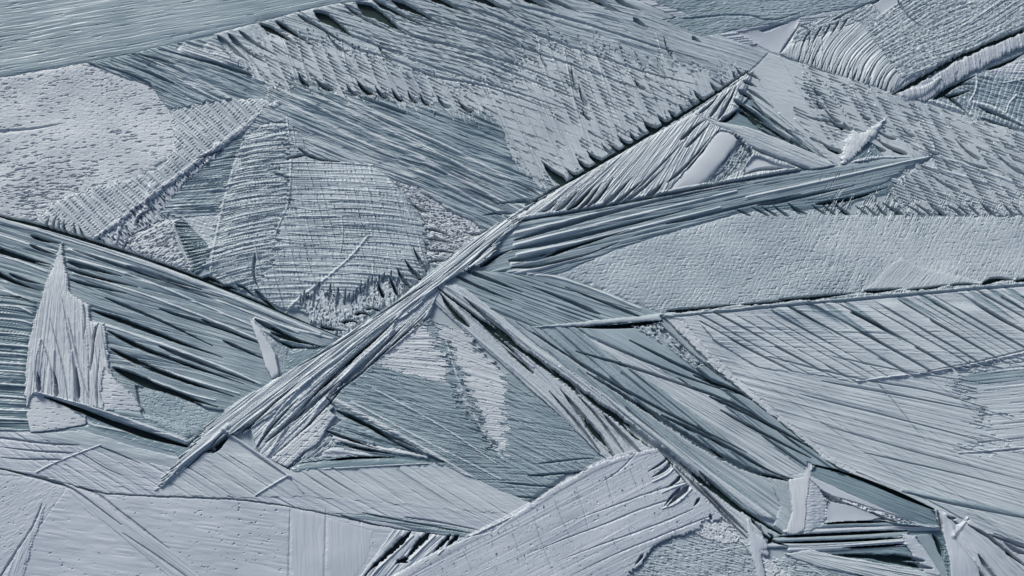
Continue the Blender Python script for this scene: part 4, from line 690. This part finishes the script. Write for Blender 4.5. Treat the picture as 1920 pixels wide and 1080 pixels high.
# ---- centre ridge (drawn over its neighbours)
T('mr', 'diagonal_ridge', 'main diagonal ridge of pale twisted blades from lower left up through the centre', 'ice ridge')
R('mr', 'lower_facets', 'pale', [(640,636),(745,585),(820,545),(808,590),(745,640),(690,692),(640,722),(612,745),(625,765),(560,820),(515,858),(500,862),(482,838),(470,800),(520,720),(590,672)], 6,
  [Ln([(450,760),(560,880),(720,560),(860,560)],15,.62,2.2,brk=.25,seed=4,mx=34,j=.3), Ln([(450,760),(560,880),(720,560),(860,560)],46,.34,2.3,brk=.5,seed=6,mx=9,sub=(9,.15,.5)), Gr(-46,30,2.4,.5)], rim=(2,3))
R('mr', 'blade', 'pale', [(960,410),(975,416),(940,452),(905,498),(870,510),(835,530),(818,545),(770,590),(700,625),(660,660),(600,700),(540,750),(500,790),(440,812),(430,818),(380,850),(340,880),(305,914),(345,855),(400,792),(430,765),(520,712),(590,668),(640,636),(740,570),(800,520),(860,470),(920,430)], 9,
  [Ln([(300,900),(330,930),(940,400),(990,420)],5,.42,2.2,brk=.2,seed=4,mx=18,j=.25), Ln([(300,890),(340,940),(930,400),(990,430)],14,.36,2.4,brk=.5,seed=5,mx=8), Ln([(300,890),(340,940),(930,400),(990,430)],30,.42,2.4,brk=.6,seed=15,mx=6,dart=(90,.6)), Gr(-38,50,2.2,.4)], rim=(1,2.5), edge=(40,4,-36))
for pts,w_,d in [([(500,830),(540,795),(590,740),(640,690)],5,12),([(515,855),(560,820),(620,755),(650,720)],4,11),([(485,838),(510,800),(560,750)],3,10),([(455,810),(480,790),(520,755)],3.5,11),([(590,740),(640,690),(700,640),(740,605)],7,11),([(640,720),(700,668),(760,610)],6,10),([(640,690),(700,640),(745,600)],4,10),([(470,805),(500,770),(560,720)],2.5,9),([(620,745),(690,690),(745,640),(790,600)],3,11),([(550,790),(600,745),(640,715)],6,11),([(385,848),(405,840),(432,812)],7,13),([(350,880),(385,848),(420,815)],2,9),([(400,850),(432,818)],5,12),([(700,600),(760,560),(810,530)],2,7),([(560,690),(620,655),(690,612)],1.6,5),([(880,500),(910,470),(945,440)],3,9),([(830,520),(870,488),(910,455)],1.6,6)]:
    St(None,None,None,pts[::-1],.9,w_,-d,'flat',own=False,rag=1.5)
for pts,w_ in [([(690,694),(730,640),(745,590),(820,540)],5),([(560,830),(600,760),(660,690),(740,620)],6),([(505,855),(545,790),(620,710),(700,640)],5),([(482,838),(520,775),(580,715)],4),([(800,595),(815,565),(826,535)],3),([(615,745),(690,692),(800,600)],3)]:
    St('mr','rib','lav',pts,w_,w_*.5,3.6,'ridge',rag=1)
St('mr','tail','lav',[(305,914),(340,875),(380,845),(430,800)],2,6,3.5,'ridge')
T('mr2','cross_sliver', 'thin straight sliver crossing under the foot of the diagonal ridge', 'ice sliver')
St('mr2','sliver','lav',[(420,806),(460,835),(505,865),(545,896)],4,3.5,6,'ridge')
St('mr2','sliver','lav',[(480,930),(520,905),(542,893)],1.5,3,4,'ridge')
St('mr2','sliver','lav',[(545,894),(570,925)],3,1.2,4,'ridge')
T('lf', 'smooth_facet', 'pale crystal block with level cracks beside the foot of the diagonal ridge', 'ice block')
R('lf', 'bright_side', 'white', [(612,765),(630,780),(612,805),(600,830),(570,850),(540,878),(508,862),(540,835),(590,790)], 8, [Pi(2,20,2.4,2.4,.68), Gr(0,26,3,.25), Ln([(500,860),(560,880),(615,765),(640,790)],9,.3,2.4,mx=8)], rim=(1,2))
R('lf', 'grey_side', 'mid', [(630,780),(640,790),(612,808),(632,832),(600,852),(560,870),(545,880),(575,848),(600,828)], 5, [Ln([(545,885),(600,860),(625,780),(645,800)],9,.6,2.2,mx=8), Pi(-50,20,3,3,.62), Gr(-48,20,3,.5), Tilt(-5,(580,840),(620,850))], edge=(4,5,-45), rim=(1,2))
# ---- the pale slab at the bottom
T('sg', 'pale_slab', 'large pale lavender slab with stepped cracks rising from the bottom edge centre', 'ice slab')
SGP = [(1232,842),(1262,880),(1285,908),(1325,935),(1355,970),(1330,990),(1250,1010),(1220,1030),(1200,1060),(1160,1110),(1100,1230),(560,1230),(720,1082),(800,1040),(880,1005),(960,968),(1040,915),(1120,870),(1190,850)]
R('sg', 'slab', 'lav', SGP, 7.5,
  [Ln([(1260,850),(1400,1040),(760,1100),(860,1300)],14,.09,9,fib=.03,brk=.35,seed=5,mx=30,j=.04,dart=(60,.25)), Ln([(760,900),(1330,820),(860,1200),(1430,1100)],22,.07,9,fib=.03,brk=.5,seed=6,mx=30,j=.04,dart=(18,.25)), Pi(66,14,2.6,1.2,.76,seed=5), Pi(-28,16,2.6,1.1,.78,seed=7), Gr(-28,30,4,.12), Da(-27,30,66,13,24,1.8,2.2,.35,0,seed=6,pat=(120,.6)), Da(-27,44,64,34,34,1.3,1.8,.4,.4,seed=16,warp=4)], edge=(3,6,60), rim=(1,2))
St('sg','edge_bevel','lav',[(1228,843),(1180,853),(1115,875),(1040,920),(960,972),(850,1025),(740,1088),(600,1180)],7,8,1.4,'round')
for pts in [[(1128,905),(1160,885),(1195,848)],[(1135,895),(1142,920),(1155,960)],[(1080,915),(1095,960),(1105,1000)],[(1040,940),(1060,990),(1080,1030)],[(1000,970),(1020,1030),(1040,1080)],[(1180,880),(1200,930)],[(870,1035),(890,1080)],[(960,1000),(985,1060)]]:
    St(None,None,None,pts,1.2,1.6,-2.2,own=False,rag=3)
for pts in [[(1280,930),(1200,955),(1130,985),(1060,1010),(990,1040)],[(1285,905),(1230,920),(1160,945),(1080,975)],[(1300,955),(1230,985),(1130,1020),(1040,1055)],[(1340,965),(1250,1000),(1150,1040),(1070,1080)]]:
    St(None,None,None,pts,2.2,.8,-2.4,own=False,rag=4.5)
for pts,w_,d in [([(1258,865),(1248,880),(1222,896)],4,12),([(1252,858),(1240,870),(1215,885)],2,10),([(1275,893),(1265,905),(1250,915)],3.5,12),([(1290,912),(1270,930),(1250,950)],6,13),([(1275,915),(1255,935),(1245,950)],3,11),([(1310,935),(1300,950)],3,11),([(1330,965),(1335,985)],3,9),([(1205,1040),(1190,1060)],3,10)]:
    St(None,None,None,pts,w_,1,-d,'flat',own=False,rag=2)
for pts,w_ in [([(1262,880),(1250,892),(1222,905)],3),([(1295,918),(1270,945),(1240,955)],3),([(1285,908),(1262,915),(1240,925)],2.5)]:
    St('sg','lip','lav',pts,w_,1,3,'ridge',rag=1.5)
# cracks left of the slab
T('ck', 'cracked_plate', 'pale plate split by dark open cracks beside the slab at the bottom edge', 'ice plate')
R('ck', 'plate', 'lav', [(740,992),(790,998),(862,1010),(925,998),(960,970),(880,1008),(800,1044),(730,1084),(600,1200),(600,1230),(560,1230),(660,1100),(700,1050)], 5, [Gr(-50,30,4,.5), Ln([(700,990),(900,1010),(560,1230),(760,1080)],9,.2,3,mx=12)], rim=(1,2))
for pts,w_,d in [([(770,998),(735,1030),(700,1062),(680,1085)],6,14),([(805,1000),(780,1022),(762,1048)],7,14),([(845,1003),(830,1018),(812,1036)],4,12),([(860,1004),(850,1012),(838,1024)],5,13),([(765,1048),(750,1050),(742,1058)],5,13),([(745,1050),(765,1055)],3,12)]:
    St(None,None,None,pts,w_,2,-d,'flat',own=False,rag=5)
for pts,w_ in [([(775,1005),(740,1038),(704,1072),(690,1090)],3),([(815,1006),(792,1028),(770,1050)],3.5),([(850,1012),(822,1040)],2)]:
    St('ck','crack_lip','snow',pts,w_,2,3.5,'ridge',rag=2)
# ---- lower right: grey hatched ground
T('gh', 'hatched_plate', 'grey cross hatched plate under the right end of the pale slab at the bottom', 'ice plate')
R('gh', 'plate', 'mid', [(1355,972),(1400,1030),(1425,1055),(1500,1040),(1560,1050),(1700,1100),(1760,1230),(1080,1230),(1150,1110),(1200,1060),(1225,1030),(1260,1010),(1330,990)], 3,
  [Ch(12,4.5,.3,46,8,.2,seed=6,j=.8), Gr(12,14,2.6,.8), Pi(12,12,3,2,.64)], edge=(10,7,20))
R('gh', 'frost_strip', 'snow', [(1320,975),(1360,975),(1395,1015),(1350,1020),(1300,1000)], 4, [Pi(50,8,4,3,.6), Gr(40,8,3,.9)], edge=(10,7,0))
R('gh', 'frost_strip', 'snow', [(1410,1030),(1430,1040),(1500,1095),(1520,1200),(1470,1150),(1430,1080)], 4, [Pi(50,8,4,3,.64), Gr(40,8,3,.9)], edge=(6,7,0))
for a,b in [((1260,1010),(1330,1100)),((1290,1020),(1350,1100)),((1450,1045),(1540,1110)),((1480,1040),(1590,1110)),((1400,1070),(1440,1230)),((1300,1040),(1420,1020))]:
    St('gh','line_rib','pale',[a,b],1.6,1.6,1.6)
# ---- bottom right shards
T('s1', 'corner_plate', 'small curved grey plate filling the notch left of the upright shard', 'ice plate')
R('s1', 'plate', 'mid', [(1440,895),(1478,905),(1484,960),(1474,1003),(1450,985),(1462,950)], 4, [Ln([(1330,880),(1420,840),(1440,1010),(1500,960)],8,.4,2.3,mx=18), Gr(40,20,2.4,.5)], rim=(1,3))
for pts,w_,d in [([(1430,890),(1460,896),(1480,898)],2.5,9)]:
    St(None,None,None,pts,w_,2,-d,'flat',own=False,rag=4)
T('s2', 'ice_trough', 'deep teal trough with a black upper edge running to the starburst at lower right', 'ice plate')
R('s2', 'trough', 'deep', [(1515,890),(1530,873),(1640,910),(1745,955),(1762,990),(1690,978),(1600,935)], 3, [Tilt(4,(1640,905),(1620,950)), Gr(22,50,3,.5), Ln([(1510,880),(1500,895),(1760,970),(1740,990)],5,.2,3,mx=10)], rim=(1,3))
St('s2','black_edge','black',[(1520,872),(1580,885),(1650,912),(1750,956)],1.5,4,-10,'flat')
R('s2', 'pale_band', 'lav', [(1480,890),(1512,888),(1600,930),(1700,975),(1762,993),(1700,988),(1620,970),(1530,925)], 6, [Ln([(1480,890),(1480,900),(1760,985),(1740,1000)],6,.25,2.6,mx=9), Gr(24,40,2.4,.3)], rim=(1,2))
R('s2', 'frayed_edge', 'snow', [(1535,925),(1600,942),(1680,968),(1720,985),(1660,978),(1600,962)], 5, [Pi(22,8,4,4,.58), Gr(24,10,3,1.2)], edge=(6,6,20), rim=(2,2))
St(None,None,None,[(1530,915),(1560,938),(1620,962),(1680,980)],5,3,-9,'flat',own=False,rag=5)
R('s2', 'smooth_floor', 'lav', [(1548,940),(1600,950),(1650,972),(1620,978),(1548,982)], 3, [Tilt(2,(1600,945),(1600,980)), Cr(-1,8)], rim=(0,1))
T('s3', 'stacked_beams', 'stack of long level smooth beams with black gaps below the upright shard', 'ice beam')
R('s3', 'bed', 'deep', [(1440,1030),(1425,1010),(1480,1000),(1545,983),(1640,978),(1762,992),(1750,1000),(1700,1012),(1700,1030),(1640,1040),(1500,1040)], 0, [Gr(-4,50,3,.5)])
for pts,w0_,w1_,mt in [([(1500,990),(1560,984),(1640,982),(1755,990)],5,3,'teal'),([(1470,1000),(1560,996),(1640,992),(1757,992)],4,3,'lav'),([(1450,1014),(1560,1010),(1700,1003)],3,5,'teal'),([(1440,1024),(1560,1021),(1690,1012)],3,4,'mid'),([(1480,1031),(1580,1027),(1700,1018)],3,4,'lav')]:
    St('s3','beam',mt,pts,w0_+1,w1_+1,5,'round')
for pts,w_ in [([(1460,1006),(1560,1002),(1700,995)],1.8),([(1460,1018),(1580,1015),(1700,1008)],1.5),([(1580,1028),(1650,1024),(1700,1020)],1.4),([(1545,982),(1600,979),(1660,979)],1.5)]:
    St('s3','black_gap','black',pts,w_,w_*1.3,-10,'flat')
T('s4', 'upright_shard', 'upright pale shard with a ribbed right side standing in the lower right', 'ice shard')
R('s4', 'bright_face', 'white', [(1478,900),(1508,896),(1511,866),(1521,870),(1518,900),(1522,960),(1518,990),(1488,1003),(1472,1001),(1484,960)], 7, [Gr(88,40,3,.3)], rim=(.5,2))
R('s4', 'ribbed_side', 'lav', [(1516,898),(1535,915),(1545,935),(1548,965),(1540,985),(1515,1000),(1505,1002)], 6, [Gr(2,12,2.6,.8), Tilt(-5,(1518,950),(1548,950))], edge=(3,5,0), rim=(1,3))
T('s5', 'starburst_crystal', 'starburst of smooth broad blades meeting at one point at lower right', 'ice crystal')
R('s5', 'left_blade', 'lav', [(1750,955),(1772,962),(1795,990),(1800,1003),(1830,1040),(1850,1230),(1780,1230),(1775,1060),(1765,1000)], 7, [Gr(80,30,4,.4), Cr(1.5,8)], rim=(1,2))
R('s5', 'right_blade', 'lav', [(1790,985),(1815,975),(1850,1000),(1890,1040),(1930,1070),(2100,1230),(1900,1230),(1850,1100),(1800,1010)], 8, [Gr(45,40,4,.5), Cr(2,8), Ln([(1790,1000),(1820,970),(1880,1230),(2100,1230)],5,.1,3)], rim=(1,2))
St('s5','burst_tip','lav',[(1770,965),(1782,985),(1785,1005)],4,7,3,'ridge',rag=3)
St('s5','burst_tip','lav',[(1812,972),(1798,990),(1785,1005)],3,7,3,'ridge',rag=3)
St('s5','blade_edge','lav',[(1785,1005),(1820,1050),(1870,1110)],3,3,3,'ridge')
R('s5', 'lower_blade', 'lav', [(1860,1000),(1900,1015),(2150,1090),(2150,1230),(2000,1230),(1930,1072),(1890,1035)], 5, [Gr(30,40,4,.4), Pi(20,9,4,1.5,.72)], rim=(2,2))
for pts,w_,d in [([(1812,985),(1850,1005),(1880,1030),(1925,1064)],4,11),([(1880,1015),(1900,1030),(1925,1040)],4,9),([(1772,968),(1780,972),(1790,972)],3,9),([(1830,1040),(1850,1070),(1880,1110)],5,11),([(1755,958),(1760,975),(1765,995)],3,11),([(1850,1002),(1890,1015),(1930,1032)],3,8)]:
    St(None,None,None,pts,w_*.5,w_,-d,'flat',own=False,rag=3)
T('s6', 'blade_cluster', 'group of teal blades with black triangular gaps at the bottom right edge', 'ice blades')
R('s6', 'bed', 'deep', [(1500,1040),(1640,1036),(1700,1024),(1700,1000),(1765,995),(1778,1060),(1790,1230),(1720,1230),(1640,1090),(1560,1060)], 0, [Gr(20,50,4,.6), Ln([(1500,1040),(1560,1030),(1760,1140),(1790,1080)],6,.3,2.4,mx=14)], rim=(2,3))
R('s6', 'frayed_blade', 'lav', [(1688,1002),(1715,1005),(1740,1040),(1775,1085),(1800,1230),(1770,1230),(1735,1080),(1700,1030)], 6, [Gr(55,30,3,.5), Cr(2,6)], edge=(5,6,0), rim=(1,3))
R('s6', 'teal_blade', 'teal', [(1715,1004),(1745,1000),(1772,1065),(1785,1150),(1760,1075)], 4, [Gr(60,30,3,.4), Tilt(-4,(1720,1010),(1770,1040))], rim=(1,2))
R('s6', 'lower_blade', 'pale', [(1470,1038),(1520,1032),(1600,1048),(1700,1065),(1770,1082),(1790,1150),(1700,1100),(1600,1075),(1530,1062)], 5, [Gr(16,60,4,.6), Ln([(1470,1035),(1480,1045),(1770,1080),(1790,1150)],5,.35,2.4,mx=20)], rim=(1,2))
for pts,w_,d in [([(1560,1040),(1620,1042),(1700,1046),(1730,1052)],7,10),([(1640,1048),(1700,1056),(1745,1066)],5,10),([(1747,1002),(1758,1020),(1766,1045)],6,13),([(1700,1085),(1740,1092),(1780,1100)],3,10)]:
    St(None,None,None,pts,2,w_,-d,'flat',own=False,rag=2)
T('s7', 'curved_splinter', 'bright curved splinter dropping to the bottom edge left of the stacked beams', 'ice splinter')
R('s7', 'splinter', 'lav', [(1398,968),(1408,985),(1412,1000),(1435,1012),(1440,1030),(1424,1032),(1430,1060),(1436,1100),(1440,1230),(1415,1230),(1420,1090),(1410,1050),(1402,1010)], 8, [Gr(80,20,3,.4), Cr(1,5)], rim=(1,2), sm=1)
for pts,w_,d in [([(1408,972),(1418,985),(1432,1000)],3,12),([(1428,1000),(1450,1015),(1478,1025)],2.5,12),([(1440,1018),(1450,1008),(1440,1000)],4,10)]:
    St(None,None,None,pts,w_,1,-d,'flat',own=False,rag=1.5)
# ------------------------------------------------------------------ turn the relief into meshes
def finish():
    # a crystal never ends in a knife-edged cliff: soften single-cell steps a little
    xx, yy = np.meshgrid(gx, gy)      # the whole sheet heaves gently
    H[:] = H+11*fbm(xx/120+.3*yy/120, yy/95, 61, 2)*(1-.6*sstep(-330, -420, yy)*sstep(-100, -250, xx))+1.0
    K = H.copy(); K[1:-1, 1:-1] = .82*H[1:-1, 1:-1]+.045*(H[:-2, 1:-1]+H[2:, 1:-1]+H[1:-1, :-2]+H[1:-1, 2:])
    np.copyto(H, np.maximum(K, -2.5))
    q = OWN[:-1, :-1]
    order = np.argsort(q, axis=None, kind='stable'); flat = q.ravel()[order]
    b = np.searchsorted(flat, np.arange(len(PARTS)+1))
    NXq = NX-1
    def build(name, pid, mat, origin, parent=None):
        cell = order[b[pid]:b[pid+1]]
        if len(cell) == 0: return None
        r = cell//NXq; cc = cell % NXq; v0 = (r*NX+cc).astype(np.int64)
        f = np.stack([v0, v0+1, v0+NX+1, v0+NX], 1)
        u, inv = np.unique(f, return_inverse=True); inv = inv.reshape(-1).astype(np.int32)
        co = np.empty((len(u), 3), np.float32)
        co[:, 0] = gx[u % NX]*MM-origin[0]; co[:, 1] = gy[u//NX]*MM-origin[1]; co[:, 2] = H.ravel()[u]*MM
        me = bpy.data.meshes.new(name); n = len(cell)
        me.vertices.add(len(u)); me.vertices.foreach_set('co', co.ravel())
        me.loops.add(n*4); me.loops.foreach_set('vertex_index', inv)
        me.polygons.add(n); me.polygons.foreach_set('loop_start', np.arange(0, n*4, 4, dtype=np.int32))
        me.update(calc_edges=True); me.shade_smooth()
        me.materials.append(MAT[mat])
        o = bpy.data.objects.new(name, me); C.objects.link(o)
        if parent: o.parent = parent
        else: o.location = (origin[0], origin[1], 0)
        return o
    cnt = b[1:]-b[:-1]
    for key in ORDER:
        t = THINGS[key]; ids = [i for i in t['parts'] if cnt[i] > 12]
        if not ids: continue
        sel = order[b[ids[0]]:b[ids[0]+1]]
        org = (float(gx[(sel % NXq)].mean())*MM, float(gy[(sel//NXq)].mean())*MM)
        if len(ids) == 1: root = build(t['name'], ids[0], PARTS[ids[0]][2], org)
        else:
            root = bpy.data.objects.new(t['name'], None); C.objects.link(root); root.location = (org[0], org[1], 0)
            root.empty_display_size = .02
            for i in ids:
                o = build(PARTS[i][1], i, PARTS[i][2], org, root)
                if PARTS[i][3]: o['label'] = PARTS[i][3]
        root['label'] = t['label']; root['category'] = t['cat']
        if t['group']: root['group'] = t['group']
    o = build('ice_crust', 0, 'mid', (0, 0))
    if o: o['kind'] = 'structure'
    # dark clear ice under everything, reaching far beyond the frame
    me = bpy.data.meshes.new('ice_sheet'); S = 40
    me.from_pydata([(-S, -S, 0), (S, -S, 0), (S, S, 0), (-S, S, 0)], [], [(0, 1, 2, 3)]); me.materials.append(MAT['black'])
    o = bpy.data.objects.new('ice_sheet', me); C.objects.link(o); o['kind'] = 'structure'
    # frosted crust around the crystal field
    N = 150; ax = np.linspace(-1, 1, N); ax = np.sign(ax)*(np.abs(ax)**2.2)*18
    xx, yy = np.meshgrid(ax, ax)
    zz = (Z0*.9+7*fbm(xx*6, yy*9, 3, 4)+3*fbm(xx*20, yy*30, 5, 2))*MM
    x0, x1, y0, y1 = X0*MM+.004, X1*MM-.004, Y0*MM+.004, Y1*MM-.004
    bx = np.where((xx > x0) & (xx < x1) & (yy > y0) & (yy < y1))
    rings = sorted(set([x0, x1]+[float(v) for v in ax if v < x0-.01 or v > x1+.01])); ringy = sorted(set([y0, y1]+[float(v) for v in ax if v < y0-.01 or v > y1+.01]))
    def dens(v, lo, hi): return sorted(set(v+[float(k) for k in np.linspace(lo, hi, 60)]+[float(k) for k in np.linspace(lo-1.2, lo, 40)]+[float(k) for k in np.linspace(hi, hi+1.2, 40)]))
    rx = np.array(dens(rings, x0, x1)); ry = np.array(dens(ringy, y0, y1))
    xx, yy = np.meshgrid(rx, ry); zz = (Z0*.9+9*fbm(xx*5, yy*9, 3, 4)+3*fbm(xx*22, yy*30, 5, 2))*MM
    nx_, ny_ = len(rx), len(ry); F = []
    for j in range(ny_-1):
        for i in range(nx_-1):
            mx_, my_ = (rx[i]+rx[i+1])/2, (ry[j]+ry[j+1])/2
            if x0 < mx_ < x1 and y0 < my_ < y1: continue
            k = j*nx_+i; F.append((k, k+1, k+nx_+1, k+nx_))
    me = bpy.data.meshes.new('surrounding_ice'); me.from_pydata(np.stack([xx.ravel(), yy.ravel(), zz.ravel()], 1).tolist(), [], F); me.shade_smooth()
    me.materials.append(MAT['pale']); o = bpy.data.objects.new('surrounding_ice', me); C.objects.link(o); o['kind'] = 'structure'
finish()
